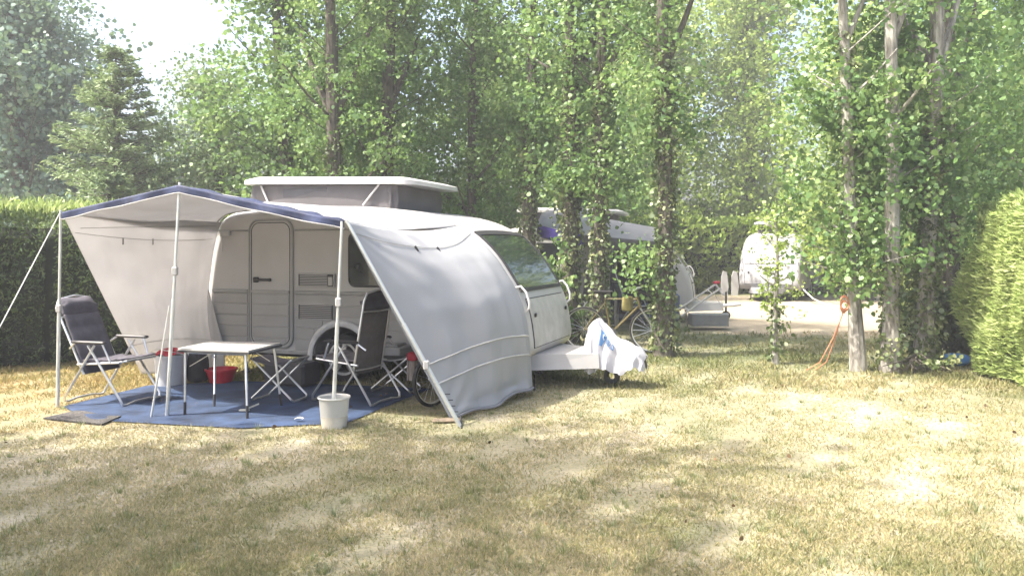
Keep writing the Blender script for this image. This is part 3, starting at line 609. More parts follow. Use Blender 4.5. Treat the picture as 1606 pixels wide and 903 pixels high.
def caravan(label, loc, rz, detail=True, glass=None, group='touring caravans with raised roofs'):
    t = thing('touring_caravan', label, 'caravan', loc, rz, group)
    body_mesh().build('body', WHITE if not detail else CREAM, t, smooth=SM)
    ch = MB(); ch.box((2.1, CW / 2, .28), (3.9, CW - .5, .08)); ch.tube([(2.0, .12, WH), (2.0, CW - .12, WH)], .03); ch.build('chassis', UNDER, t)
    for v, s in ((.10, -1), (CW - .10, 1)): wheel(t, WU, v, WH)
    # raised roof
    def slab(x0, x1, y0, y1, z0, z1, th, r=.16):
        mb = MB(); ring = []
        for cx, cy_, a0_ in ((x1 - r, y0 + r, -90), (x1 - r, y1 - r, 0), (x0 + r, y1 - r, 90), (x0 + r, y0 + r, 180)):
            for k in range(5):
                a = R(a0_ + 90 * k / 4); ring.append((cx + r * math.cos(a), cy_ + r * math.sin(a)))
        n = len(ring); V = []; cxm, cym = (x0 + x1) / 2, (y0 + y1) / 2
        for dz, sc in ((-th, 1.0), (-th * .2, 1.0), (0, .985), (.035, .88), (.05, .5)):
            for x, y in ring:
                X = cxm + (x - cxm) * sc; Y = cym + (y - cym) * sc; V.append((X, Y, z0 + (z1 - z0) * (x - x0) / (x1 - x0) + dz))
        f = [tuple(range(n - 1, -1, -1)), tuple(4 * n + i for i in range(n))]
        for k in range(4):
            for i in range(n): f.append((k * n + i, k * n + (i + 1) % n, (k + 1) * n + (i + 1) % n, (k + 1) * n + i))
        mb.add(V, f); return mb
    slab(.42, 2.84, .12, 1.58, 2.455, 2.395, .06).build('raised_roof', WHITE, t, smooth=SM)
    s2 = MB(); V = []; ring = []
    for cx, cy_, a0_ in ((2.5, .3, -90), (2.5, 1.42, 0), (.62, 1.42, 90), (.62, .3, 180)):
        for k in range(4):
            a = R(a0_ + 30 * k); ring.append((cx + .1 * math.cos(a), cy_ + .1 * math.sin(a)))
    def skirt(a, b):
        n = len(ring); s = (a * n) % n; i = int(s) % n; j = (i + 1) % n; q = s - int(s); x = ring[i][0] * (1 - q) + ring[j][0] * q; y = ring[i][1] * (1 - q) + ring[j][1] * q
        k = 1 + .03 * math.sin(a * 60) * math.sin(b * PI); cx, cyy = 1.56, .86
        zt = 2.385 - .06 * (x - .42) / 2.4; return (cx + (x - cx) * k, cyy + (y - cyy) * k, 2.04 + (zt - 2.04) * b)
    s2.grid(skirt, 64, 4).build('tent_wall', TENTC, t, smooth=True)
    pn = MB(); pn.box((1.35, .19, 2.27), (.62, .006, .11)); pn.build('mesh_window', MESHC, t)
    for (xa, xb) in ((.72, .86), (2.42, 2.18)): st = MB(); st.tube([(xa, .165, 2.37), (xb, .165, 2.1)], .012, 6); st.build('roof_strut', WHITE, t)
    # front window + hatch wrap the nose
    fw = MB(); fw.grid(lambda a, b: nose_pt(1.14 + .58 * b, .17 + 1.46 * a - (.0), .012), 14, 12, .012); fw.build('front_window', glass or GLASS, t, smooth=SM)
    fr = MB()
    for (h0, h1, v0, v1) in ((1.72, 1.76, .14, 1.66), (1.105, 1.14, .14, 1.66), (1.14, 1.72, .14, .17), (1.14, 1.72, 1.63, 1.66)):
        fr.grid(lambda a, b: nose_pt(h0 + (h1 - h0) * b, v0 + (v1 - v0) * a, .02), 10, 8, .02)
    fr.build('window_frame', (glass or TRIM) if not detail else DARKTRIM, t, smooth=SM)
    hp = MB(); hp.grid(lambda a, b: nose_pt(.50 + .52 * b, .2 + 1.38 * a, .014), 8, 8, .014)
    hatch = hp.build('front_hatch', WHITE if not detail else mat('hatch_panel', (.42, .41, .395), .4), t, smooth=SM)
    se = MB()
    for (h0, h1, v0, v1) in ((1.02, 1.032, .19, 1.59), (.488, .5, .19, 1.59), (.5, 1.02, .186, .2), (.5, 1.02, 1.58, 1.594)):
        se.grid(lambda a, b: nose_pt(h0 + (h1 - h0) * b, v0 + (v1 - v0) * a, .008), 6, 6, .006)
    se.build('hatch_seal', DARKTRIM, hatch)
    for v in (.30, 1.50): hl = MB(); hl.box(nose_pt(.84, v, .03), (.02, .05, .045), bev=.006); hl.build('hatch_lock', BLACK, hatch)
    for v in (.09, CW - .09):
        gh = MB(); pts = [nose_pt(1.16, v, -.01), nose_pt(1.15, v, .05), nose_pt(1.08, v, .075), nose_pt(.98, v, .07), nose_pt(.92, v, .045), nose_pt(.90, v, -.01)]
        gh.tube(pts, .014, 8); gh.build('grab_handle', WHITE, t, smooth=SM)
    # drawbar
    db = MB()
    db.tube([(3.6, .35, .27), (5.15, CW / 2, .33)], .03, 6); db.tube([(3.6, CW - .35, .27), (5.15, CW / 2, .33)], .03, 6); db.tube([(5.1, CW / 2, .33), (5.32, CW / 2, .36)], .035, 8)
    db.build('drawbar', ALU, t, smooth=SM)
    jw = MB(); jw.tube([(5.0, CW / 2 + .12, .16), (5.0, CW / 2 + .12, .62)], .022, 8); jw.lathe([(.04, -.03), (.09, -.03), (.1, 0), (.09, .03), (.04, .03)], n=16, M=Matrix.Translation((5.0, CW / 2 + .12, .10)) @ Matrix.Rotation(R(90), 4, 'X'), close=True)
    jw.build('jockey_wheel', UNDER, t, smooth=SM)
    cv = MB(); cv.add([(4.15, .28, .22), (4.95, .62, .24), (4.95, 1.18, .24), (4.15, 1.52, .22), (4.2, .34, .40), (4.93, .66, .40), (4.93, 1.14, .40), (4.2, 1.46, .40)],
                      [(3, 2, 1, 0), (4, 5, 6, 7), (0, 1, 5, 4), (1, 2, 6, 5), (2, 3, 7, 6), (3, 0, 4, 7)]); cv.build('drawbar_cover', PANEL if detail else WHITE, t)
    lg = MB(); 
    for (u, v) in ((.35, .3), (.35, 1.5), (3.9, .3), (3.9, 1.5)):
        lg = MB(); lg.tube([(u, v, .3), (u + .06, v, .02)], .018, 6); lg.box((u + .06, v, .012), (.09, .09, .02)); lg.build('corner_steady', UNDER, t)
    # side trims both sides
    for side in ((0, 1) if not detail else (0,)):
        v = -.004 if side == 0 else CW + .004
        for hh, th, mt_, nm in ((1.06, .045, TRIM, 'belt_moulding'), (1.81, .018, TRIM, 'awning_rail')):
            segs = [(.12, .66), (1.34, 4.0)] if hh < 1.5 and detail else [(.16, .66), (1.34, 3.2)] if detail else [(.1, 3.9 if hh < 1.5 else 3.2)]
            for a_, b_ in segs: b = MB(); b.box(((a_ + b_) / 2, v, hh), (b_ - a_, .03, th), bev=.008); b.build(nm, mt_, t)
    if not detail:
        wb = MB(); wb.box((2.7, -.008, 1.45), (1.2, .02, .55), bev=.01); wb.build('side_window', GLASS, t)
        wb = MB(); wb.box((1.0, -.008, 1.45), (.9, .02, .5), bev=.01); wb.build('side_window', GLASS, t)
        wb = MB(); wb.box((-.005, CW / 2, 1.5), (.12, 1.2, .5), ry=R(10), bev=.02); wb.build('rear_window', GLASS, t)
        for k in range(2):
            lb = MB(); lb.box((2.15, -.012, .9 - .12 * k), (3.6, .012, .02)); lb.build('side_stripe', mat('brown_stripe', (.25, .2, .16), .5), t)
    return t
CA = math.atan2(-.342, .94)
CO = Vector((-3.88, 10.08, 0)); CDv = Vector((.94, -.342, 0)).normalized(); CN = Vector((.342, .94, 0)).normalized()
def cw(u, v, h): return CO + CDv * u + CN * v + Vector((0, 0, h))
main = caravan('large pale caravan with open awning, ribbed lower side and raised white roof', CO, CA)
# lower ribbed side panels
zs = [.36, .497, .634, .771, .908, 1.035]
def planks(u0, u1, arch_=False):
    mb = MB()
    for a, b in zip(zs, zs[1:]):
        segs = [(u0, u1)]
        if arch_:
            mid = min(abs(a + .01 - WH), AR + .05) if a < WH + AR + .05 else None
            if a < WH + AR + .05:
                dx = math.sqrt(max(0, (AR + .05) ** 2 - (max(a - WH, 0)) ** 2)); segs = [(u0, WU - dx), (WU + dx, u1)] if dx > .02 else segs
        for s0, s1 in segs:
            if s1 - s0 > .02: mb.box(((s0 + s1) / 2, -.006, (a + b) / 2), (s1 - s0, .012, b - a - .009), bev=.004)
    return mb
planks(.14, .655).build('ribbed_panel', PANEL, main)
planks(1.35, 4.1, True).build('ribbed_panel', PANEL, main)
for u_, w_ in ((.86, 1.5), (3.25, 1.6)): sk = MB(); sk.box((u_, -.004, .33), (w_, .02, .04), bev=.005); sk.build('bottom_rail', TRIM, main)
fd = MB()
def fend(a, b):
    an = R(-4 + 188 * a); rr = AR + .0 + .07 * math.sin(b * PI / 2 * 1.0); return (WU + rr * math.cos(an), -.045 * math.cos((b - .35) * 2.2) - .012, WH + rr * math.sin(an))
fd.grid(fend, 26, 6, .006); fd.build('wheel_arch', mat('fender_white', (.62, .61, .60), .45), main, smooth=SM)
# door
dr = MB()
def rrect(x0, x1, z0, z1, r, n=6):
    out = []
    for cx, cz, a0_ in ((x1 - r, z0 + r, -90), (x1 - r, z1 - r, 0), (x0 + r, z1 - r, 90), (x0 + r, z0 + r, 180)):
        for k in range(n + 1): a = R(a0_ + 90 * k / n); out.append((cx + r * math.cos(a), cz + r * math.sin(a)))
    return out
dr.prism(rrect(.70, 1.30, .40, 1.92, .12), -.016, 0.0)
door = dr.build('door', CREAM, main)
fr = MB(); rr_ = rrect(.685, 1.315, .385, 1.935, .13); fr.tube([(x, -.012, z) for x, z in rr_], .014, 6, closed=True); fr.build('door_frame', TRIM, door, smooth=SM)
fr = MB(); rr_ = rrect(.72, 1.28, .42, 1.90, .11); fr.tube([(x, -.018, z) for x, z in rr_], .005, 5, closed=True); fr.build('door_seal', UNDER, door)
dp = MB()
for a, b in zip(zs, zs[1:]):
    dp.box((1.0, -.021, (max(a, .43) + b) / 2), (.53 if a > .4 else .46, .01, b - max(a, .43) - .009), bev=.003)
dp.box((1.0, -.024, 1.06), (.55, .02, .04), bev=.006); dp.build('ribbed_panel', PANEL, door)
hd = MB(); hd.box((.80, -.035, 1.205), (.085, .035, .065), bev=.014); hd.box((.92, -.048, 1.205), (.19, .018, .028), bev=.007); hd.box((1.01, -.045, 1.205), (.03, .03, .04), bev=.006); hd.build('door_handle', BLACK, door)
# vents
for (h0, h1, k_) in ((1.13, 1.29, 0), (.735, .925, 1)):
    vt = MB(); rr_ = rrect(1.40, 1.90, h0, h1, .02, 3); vt.prism(rr_, -.018, -.012); 
    vo = vt.build('vent', UNDER, main)
    sl = MB(); sl.tube([(x, -.019, z) for x, z in rr_], .009, 5, closed=True); n_ = 8
    for k in range(n_): z = h0 + (h1 - h0) * (k + .7) / (n_ + .4); sl.box((1.65 - .03 * (1 - k_), -.024, z), (.44 - .06 * (1 - k_), .012, .009))
    if k_ == 0: sl.box((1.85, -.022, (h0 + h1) / 2 - .01), (.06, .008, .10))
    sl.build('vent_grille', CREAM, vo)
wd = MB(); wd.prism(rrect(2.11, 3.15, 1.16, 1.76, .07), -.022, 0); wo = wd.build('side_window', GLASS, main)
wf = MB(); wf.tube([(x, -.014, z) for x, z in rrect(2.10, 3.16, 1.15, 1.77, .08)], .014, 6, closed=True); wf.build('window_frame', BLACK, wo, smooth=SM)
lt = MB(); lt.box((.34, -.03, 1.775), (.15, .05, .07), bev=.008); lt.tube([(.3, -.035, 1.74), (.3, -.035, 1.55)], .003, 4); lt.build('awning_light', mat('lamp_plastic', (.4, .4, .4), .5), main)
ar = MB(); ar.tube([(p[0] + .0, -.012, p[1]) for p in UPS[1:40]], .011, 6); ar.build('keder_rail', TRIM, main, smooth=SM)

# ------------------------------------------------------------------ awning
aw = thing('awning', 'open white awning canopy with navy edge stretched from the main caravan', 'awning', (-3.0, 8.2, 0))
A = px(97, 334, 8.0); B = px(282, 291, 7.58); C = px(540, 347, 7.1)
def hprof(u):
    for a, b in zip(UPS[6:], UPS[7:]):
        if a[0] <= u <= b[0]: return a[1] + (b[1] - a[1]) * (u - a[0]) / max(1e-6, b[0] - a[0])
    return 1.8
def Fr(s):
    sb = .43
    if s < sb: k = s / sb; p = A.lerp(B, k)
    else: k = (s - sb) / (1 - sb); p = B.lerp(C, k); p.z -= .012 * math.sin(k * PI)
    return p
def Tp(s):
    u = .16 + (3.5 - .16) * s; return cw(u, .03, hprof(u) - .0 + .012)
def roof(s, t):
    p = Fr(s).lerp(Tp(s), t); p.z += -.05 * math.sin(PI * t) * (1 + .3 * math.sin(s * 9)) + .012 * math.sin(s * 40 + t * 8) * math.sin(PI * t); return p
rf = MB(); rf.grid(roof, 60, 24, .003); rf.build('canopy', CLOTH, aw, world=True, smooth=True)
vl = MB()
def val(s, t):
    p = Fr(s); drop = .072 + .004 * math.sin(s * 31); return p + Vector((0, -.012 + .015 * math.sin(s * 40) * t, .006 - drop * t))
vl.grid(val, 70, 4, .003)
def topband(s, t):
    wv = .035 + .16 * max(0, math.sin((s - .43) / .57 * PI)) * (s > .43); q = roof(s, t * wv); q.z += .008 + .012 * math.sin(s * 55) * t; return q
vl.build('valance', NAVY, aw, world=True, smooth=True); vl = MB(); vl.grid(topband, 70, 4, .002); vl.build('navy_edge', NAVY, aw, world=True, smooth=True)
pipe = MB(); pipe.tube([val(i / 60, 1) + Vector((0, -.004, 0)) for i in range(61)], .008, 5); pipe.build('edge_piping', CLOTH, aw, world=True)
# left wall
import mathutils.noise as mn
def fold(s, t, k): return mn.noise(Vector((s * 5.0 + k, t * 1.6, k))) * .03 + mn.noise(Vector((s * 13 + k, t * 3.5, k + 3))) * .010 + mn.noise(Vector((s * 3, t * 9, k + 7))) * .010
Gd = gp(222, 586, .05); T0 = Tp(0)
rear = [cw(p[0] + .085, -.025, p[1]) for p in reversed(UPS[1:17])] + [cw(.10, -.04, .06)]
def rear_at(h):
    for a, b in zip(rear, rear[1:]):
        if b.z <= h <= a.z: return a.lerp(b, (a.z - h) / max(1e-6, a.z - b.z))
    return rear[-1]
def along(pts, t):
    d = [0]
    for a, b in zip(pts, pts[1:]): d.append(d[-1] + (b - a).length)
    x = t * d[-1]
    for i in range(len(pts) - 1):
        if x <= d[i + 1] + 1e-9: return pts[i].lerp(pts[i + 1], (x - d[i]) / max(1e-9, d[i + 1] - d[i]))
    return pts[-1]
def lwall(s, t):
    p = A.lerp(Gd, t).lerp(along(rear, t), s); n_ = Vector((.9, -.3, 0))
    return p + n_ * (fold(s * 1.4, t * 1.3, 9) * min(1, 4 * math.sin(s * PI)) * min(1, 4 * t) + .035 * math.sin(s * PI) * math.sin(t * PI) + .018 * math.sin(s * 19 + t * 5) * math.sin(s * PI) * t ** 2)
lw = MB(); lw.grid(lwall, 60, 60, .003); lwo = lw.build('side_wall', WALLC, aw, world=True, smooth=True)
sk_ = MB(); q0, q1, q2 = cw(.075, -.03, 1.08), cw(.345, -.05, .37), cw(.36, -.06, .05)
sk_.grid(lambda a, b: rear_at(1.08 - 1.02 * b).lerp(q0.lerp(q1, min(1, b / .7)) if b < .7 else q1.lerp(q2, (b - .7) / .3), a) + Vector((0, -.01 - .012 * math.sin(a * 5 + b * 6), 0)), 8, 16, .003); sk_.build('wall_skirt', WALLC, aw, world=True, smooth=True)
sm = MB()
sm.tube([lwall(s, .08 - .05 * s) + Vector((.01, -.012, 0)) for s in np.linspace(.06, .97, 20)], .004, 4)
sm.tube([lwall(s, .10 + .10 * s * (1 - s) + .02 * s) + Vector((.01, -.02, 0)) for s in np.linspace(.02, .97, 24)], .004, 4)
sm.build('seam', TRIM, lwo.parent, world=True)
for s in (.3, .5):
    c_ = MB(); q = lwall(s, .13); c_.box(q + Vector((.015, -.025, -.03)), (.012, .012, .07)); c_.build('clip', TRIM, aw, world=True)
stp = MB()
for t_ in (.80, .90): stp = MB(); stp.tube([lwall(s, t_ - .03 * math.sin(s * PI)) + Vector((.012, -.014, 0)) for s in np.linspace(.02, .98, 20)], .006, 4); stp.build('wall_strap', ROPE, aw, world=True)
# right wall
Dd = gp(706, 657, .02); Q0 = Tp(1)
nose = [Q0] + [cw(p[0] + .015, .0, p[1]) for p in UPS if p[0] > 3.5 and p[1] > .62] + [px(834, 590, 8.66), px(835, 607, 8.62)]
def rwall(s, t):
    p = C.lerp(Dd, t).lerp(along(nose, t), s)
    n_ = Vector((.93, -.33, .25)); k = math.sin(s * PI)
    p = p + n_ * (.17 * k * math.sin(min(1, t * 1.05) * PI) ** .8 * .9 + .012 * math.sin(s * 26 + t * 3) * k * t + .07 * k * t * t)
    p.z -= .07 * k * (1 - t) ** 3
    an = math.atan2(t - 1.02, s + .03) ; dd = math.hypot(t - 1.02, s + .03); p = p + n_ * (fold(s, t, 2) * min(1, k * 3) * min(1, 5 * t) + .012 * math.sin(an * 17) * math.exp(-dd * 2.5) * min(1, 6 * s))
    an = math.atan2(t + .02, s + .02); dd = math.hypot(t, s); p = p + n_ * .009 * math.sin(an * 21) * math.exp(-dd * 3) * min(1, 8 * s) * min(1, 8 * t)
    p.z += .03 * math.sin(s * 11) * k * (t > .97) ; return p
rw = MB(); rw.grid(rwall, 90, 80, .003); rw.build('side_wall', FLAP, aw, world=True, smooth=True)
stp = MB()
for t_, e_ in ((.73, .0), (.83, 0)): stp.tube([rwall(s, t_ - .035 * math.sin(s * PI) + e_) + Vector((.008, -.008, .004)) for s in np.linspace(.01, .97, 30)], .007, 5); stp.build('wall_strap', ROPE, aw, world=True); stp = MB()
hm = MB(); hm.tube([rwall(s, 1.0) + Vector((.01, -.012, -.0)) for s in np.linspace(0, 1, 30)], .012, 5); hm.build('hem', mat('hem_cloth', (.22, .22, .23), .8), aw, world=True)
sm = MB(); sm.tube([rwall(s, .055 + .10 * math.sin(s * PI * .9) ** 1.2) + Vector((.006, -.01, .003)) for s in np.linspace(.02, .99, 30)], .003, 4); sm.build('seam', TRIM, aw, world=True)
for s in (.36, .52):
    c_ = MB(); q = rwall(s, .055 + .10 * math.sin(s * PI * .9) ** 1.2); c_.box(q + Vector((.012, -.02, -.015)), (.022, .02, .06), ry=R(-30)); c_.build('clip', BLACK, aw, world=True)
ld = MB()
for k in range(4): q = rwall(.05, .88 + .03 * k); ld.tube([q + Vector((-.01, -.012, 0)), q + Vector((.05, -.012, 0))], .005, 4)
ld.tube([rwall(.045, .86 + .02 * k) + Vector((0, -.012, 0)) for k in range(7)], .004, 4)
ld.build('peg_ladder', DARKTRIM, aw, world=True)
# poles: each a part
def pole(a, b, r=.015, clamp=None, name='awning_pole'):
    mb = MB(); m_ = a.lerp(b, .5); mb.tube([a, m_], r * 1.15, 10); mb.tube([m_, b], r * .85, 10); p = mb.build(name, POLE, aw, world=True, smooth=SM)
    if clamp: c_ = MB(); c_.box(a.lerp(b, clamp), (.05, .05, .08), bev=.008); c = c_.build('pole_clamp', CREAM, p); c.data.transform(Matrix.Translation(-aw.location))
pole(gp(90, 638), A + Vector((-.01, 0, .03)), .016, .5)
pole(gp(262, 653), B + Vector((0, 0, .03)), .016, .62)
pole(gp(237, 655), gp(262, 653) + Vector((.03, -.02, 1.05)), .009)
pole(gp(522, 664, .03), C + Vector((-.02, 0, .0)), .016, .60)
pole(gp(722, 669), C + Vector((.02, -.01, .01)), .017, .30, 'edge_pole')
# guy rope
gr = MB(); gr.tube([A + Vector((-.02, 0, 0)), gp(-12, 545) if False else px(-4, 520, 7.0), px(-60, 612, 6.4) - Vector((0, 0, px(-60, 612, 6.4).z))], .005, 5); gr.build('guy_rope', ROPE, aw, world=True)
for a_, b_ in ((gp(838, 600) + Vector((0, 0, .12)), gp(838, 613)), (gp(722, 660) + Vector((0, 0, .05)), gp(724, 672))): pg = MB(); pg.tube([a_, b_], .009, 5); pg.build('tent_peg', DARKTRIM, aw, world=True)

# ------------------------------------------------------------------ mat, doormat
mm = MB(); top = [(x, y) for x, y in MATPOLY]; cx = sum(p[0] for p in top) / len(top); cyy = sum(p[1] for p in top) / len(top)
def matf(a, b):
    n_ = len(top); s = a * n_; i = int(s) % n_; q = s - int(s); x = top[i][0] * (1 - q) + top[(i + 1) % n_][0] * q; y = top[i][1] * (1 - q) + top[(i + 1) % n_][1] * q
    X = cx + (x - cx) * b; Y = cyy + (y - cyy) * b
    return (X, Y, .012 + .008 * math.sin(X * 6 + Y * 3) * math.sin(Y * 5 - X) * (b < .99) + .018 * max(0, mn.noise(Vector((X * 2.2, Y * 5, 1)))) * (b < .99))
mm.grid(matf, 140, 44); o = mm.build('ground_mat', MAT_BLUE, smooth=True); tag(o, 'large blue woven ground mat under the awning furniture', 'ground mat')
dm = MB(); c_ = [gp(68, 658), gp(160, 668), gp(190, 656), gp(118, 647)]
dm.grid(lambda a, b: (c_[0].lerp(c_[1], a)).lerp(c_[3].lerp(c_[2], a), b) + Vector((0, 0, .022 + .008 * math.sin(a * 7) * b)), 12, 8, .012)
o = dm.build('doormat', DOORMAT); tag(o, 'dark speckled doormat on the grass left of the blue mat', 'doormat')

# ------------------------------------------------------------------ chairs
def recliner(label, loc, rz, fab, back_lean=.30):
    t = thing('recliner_chair', label, 'chair', loc, rz, 'folding recliner chairs under the awning'); W = .27
    def U(xa, za, xf, nm):     # U shaped leg frame: down one side, along the floor and up the other
        mb = MB(); pts = [(xa, -W, za), (xf * .97, -W, .06), (xf, -W + .015, .02), (xf, -W + .06, .012), (xf, -.1, .03), (xf, .1, .03), (xf, W - .06, .012), (xf, W - .015, .02), (xf * .97, W, .06), (xa, W, za)]
        mb.tube(pts, .0125, 8); return mb.build(nm, ALU, t, smooth=SM)
    U(.03, .60, -.36, 'leg_frame'); U(-.05, .60, .37, 'leg_frame')
    bx, bz, tx, tz = -.13, .42, -.13 - .74 * math.sin(back_lean), .42 + .74 * math.cos(back_lean)
    d = Vector((tx - bx, 0, tz - bz)); n_ = Vector((d.z, 0, -d.x)).normalized()
    bf = MB(); lo = Vector((bx, 0, bz - .12)); hi = Vector((tx, 0, tz))
    pts = [lo + Vector((0, -.24, 0)), hi + Vector((0, -.24, -.1)), hi + Vector((-.01, -.2, -.02)), hi + Vector((-.015, 0, .01)), hi + Vector((-.01, .2, -.02)), hi + Vector((0, .24, -.1)), lo + Vector((0, .24, 0))]
    bf.tube(pts, .012, 8); bf.build('back_frame', ALU, t, smooth=SM)
    def bk(a, b):
        y = (a - .5) * .45; p = lo.lerp(hi, b); pad = .018 * abs(math.sin(b * PI * 5)) + (.03 if b > .78 else 0) * math.sin((b - .78) / .22 * PI)
        sag = -.02 * math.cos((a - .5) * PI); cut = .05 * (max(0, abs(a - .5) * 2 - .7) / .3) ** 2 * (b > .9)
        return p + n_ * (pad * (1 - (2 * a - 1) ** 4) + sag + .012) + Vector((0, y, -cut))
    mb = MB(); mb.grid(lambda a, b: bk(a, b * .775), 12, 36, .02); mb.build('backrest', fab, t, smooth=True)
    mb = MB(); mb.grid(lambda a, b: bk(a, .78 + .22 * b), 12, 12, .03); mb.build('headrest', CHAIRF, t, smooth=True)
    for b in (.76, .06): mb = MB(); mb.tube([bk(0, b) - n_ * .035, bk(.5, b) - n_ * .045, bk(1, b) - n_ * .035], .009, 6); mb.build('cross_bar', ALU, t)
    st = MB(); st.grid(lambda a, b: (-.15 + .49 * b, (a - .5) * .47, .43 + .03 * b + .012 * abs(math.sin(b * PI * 4)) - .025 * math.sin(b * PI) - .01 * math.cos((a - .5) * PI)), 10, 24, .018); st.build('seat', fab, t, smooth=True)
    sf = MB(); sf.tube([(-.2, -.25, .40), (.32, -.25, .44), (.36, -.2, .45), (.36, .2, .45), (.32, .25, .44), (-.2, .25, .40)], .012, 8); sf.build('seat_frame', ALU, t, smooth=SM)
    for s in (-1, 1):
        am = MB(); am.box((-.02, s * .29, .635), (.42, .055, .03), bev=.012); am.build('armrest', BLACK, t)
        ab = MB(); ab.tube([(-.2, s * .275, .63), (-.3, s * .25, .56)], .01, 6); ab.build('arm_bracket', ALU, t)
        ab = MB(); ab.tube([(.14, s * .28, .62), (.22, s * .26, .44)], .01, 6); ab.build('arm_bracket', ALU, t)
    return t
recliner('dark padded recliner chair on the left of the blue mat', (-4.15, 8.28, .012), R(-17), CHAIRF, .5)
recliner('grey recliner chair seen from behind beside the caravan wheel', (-1.62, 8.32, .012), R(154), CHAIRG, .19)
bar = MB(); 
# ------------------------------------------------------------------ table
tb = thing('folding_table', 'folding camping table with pale top between the two chairs', 'table', (-2.75, 7.8, 0))
ct = [Vector((-3.2, 7.6, 0)), Vector((-2.45, 7.42, 0)), Vector((-2.32, 8.04, 0)), Vector((-3.08, 8.2, 0))]
def quadslab(q, z0, z1, ins=0):
    c = sum(q, Vector()) / 4; q = [p + (c - p).normalized() * ins for p in q]
    return [(p.x, p.y, z0) for p in q] + [(p.x, p.y, z1) for p in q], [(3, 2, 1, 0), (4, 5, 6, 7), (0, 1, 5, 4), (1, 2, 6, 5), (2, 3, 7, 6), (3, 0, 4, 7)]
mb = MB(); mb.add(*quadslab(ct, .622, .64, .012)); mb.build('table_top', TOP, tb, world=True)
mb = MB(); mb.add(*quadslab(ct, .603, .622)); mb.build('top_edge', UNDER, tb, world=True)
for tp_, ft in ((ct[0].lerp(ct[2], .08), gp(290, 652)), (ct[1].lerp(ct[3], .08), gp(388, 659)), (ct[2].lerp(ct[0], .08), gp(441, 638)), (ct[3].lerp(ct[1], .08), gp(336, 640))):
    mb = MB(); a = Vector((tp_.x, tp_.y, .60)); b = Vector((ft.x, ft.y, .015)); mb.tube([a, a.lerp(b, .55)], .013, 8); mb.tube([a.lerp(b, .5), a.lerp(b, .82)], .011, 8); lg = mb.build('leg', ALU, tb, world=True, smooth=SM)
    mb = MB(); mb.tube([a.lerp(b, .8), b], .014, 8); f_ = mb.build('foot', BLACK, lg, world=False); f_.data.transform(Matrix.Translation(-tb.location))
mb = MB()
for i in range(4):
    a = ct[i].lerp(ct[(i + 2) % 4], .12); b = ct[(i + 1) % 4].lerp(ct[(i + 3) % 4], .12); mb.tube([(a.x, a.y, .59), (b.x, b.y, .59)], .008, 5); mb.tube([(a.x, a.y, .46), (a.x * .6 + b.x * .4, a.y * .6 + b.y * .4, .59)], .005, 4)
mb.build('brace', ALU, tb, world=True)
# ------------------------------------------------------------------ stool
def xstand(name, label, cat, loc, rz, w_, d_, h_, seat_m, topthick=.02, group=None):
    t = thing(name, label, cat, loc, rz, group)
    for k in (0, 1):
        s = 1 if k else -1
        mb = MB(); y0, y1 = (-d_ / 2, d_ / 2) if k else (-d_ / 2 + .025, d_ / 2 - .025)
        mb.tube([(s * w_ / 2, y0, h_), (-s * w_ / 2 * .95, y0, .04), (-s * w_ / 2, y0 + .03, .014), (-s * w_ / 2, y1 - .03, .014), (-s * w_ / 2 * .95, y1, .04), (s * w_ / 2, y1, h_)], .011, 8)
        mb.tube([(s * w_ / 2, y0, h_), (s * w_ / 2, y1, h_)], .011, 8); mb.build('leg_frame', ALU, t, smooth=SM)
    mb = MB(); mb.grid(lambda a, b: (w_ * (a - .5), d_ * (b - .5) * .95, h_ + .012 - (.05 * math.sin(a * PI) if topthick < .03 else 0)), 10, 6, topthick); mb.build('seat' if cat == 'stool' else 'table_top', seat_m, t, smooth=SM)
    return t
xstand('folding_stool', 'folding stool with black seat partly under the table', 'stool', (-2.42, 8.32, .012), R(-15), .46, .36, .44, CHAIRF)
xstand('side_table', 'low folding stand of boxes behind the grey recliner', 'table', (-1.28, 8.85, .012), R(-20), .46, .34, .40, GREYBOX, .015)
bx_ = MB(); bx_.box((-1.34, 8.84, .463), (.36, .28, .09), R(-20), bev=.01); bx_.box((-1.36, 8.85, .525), (.30, .22, .03), R(-17), bev=.006); o = bx_.build('storage_box', GREYBOX); tag(o, 'flat grey storage box lying on the low folding stand', 'box')
# white bin with red cloth
def tub(name, label, cat, c, r0, r1, h, m, ex=1.0, rz=0, lip=.012):
    t = thing(name, label, cat, c, rz); M = Matrix.Diagonal((ex, 1, 1, 1)).to_4x4()
    mb = MB(); mb.lathe([(.001, .012), (r0 - .008, .012), (r1 - .008, h), (r1 + lip, h), (r1 + lip, h - .02), (r1, h - .022), (r0, 0), (.001, 0)], n=32, M=M); mb.build('tub', m, t, smooth=SM); return t
bn = tub('waste_bin', 'tall off white plastic bin behind the left chair', 'bin', gp(268, 604), .155, .185, .36, WBIN)
hl = MB(); hl.tube([(-.19, 0, .34), (-.2, -.06, .40), (-.1, -.14, .44), (.05, -.17, .42), (.19, -.05, .36)], .006, 5); hl.build('handle', ROPE, bn)
rc = MB(); rc.grid(lambda a, b: (lambda r, th: (r * math.cos(th), r * math.sin(th), .365 + .06 * (1 - (r / .17) ** 2) + .018 * math.sin(th * 5 + r * 30)))(.165 * b + .001, 2 * PI * a), 28, 8)
rc.v = [(p[0] + bn.location.x, p[1] + bn.location.y, p[2]) for p in rc.v]; o = rc.build('cloth', REDCL, smooth=True); tag(o, 'crumpled red cloth filling the off white bin', 'cloth')
rb = tub('washing_up_bowl', 'round red plastic bowl on the mat under the caravan', 'bowl', gp(347, 600) + Vector((0, 0, .012)), .13, .175, .16, RED, 1.0)
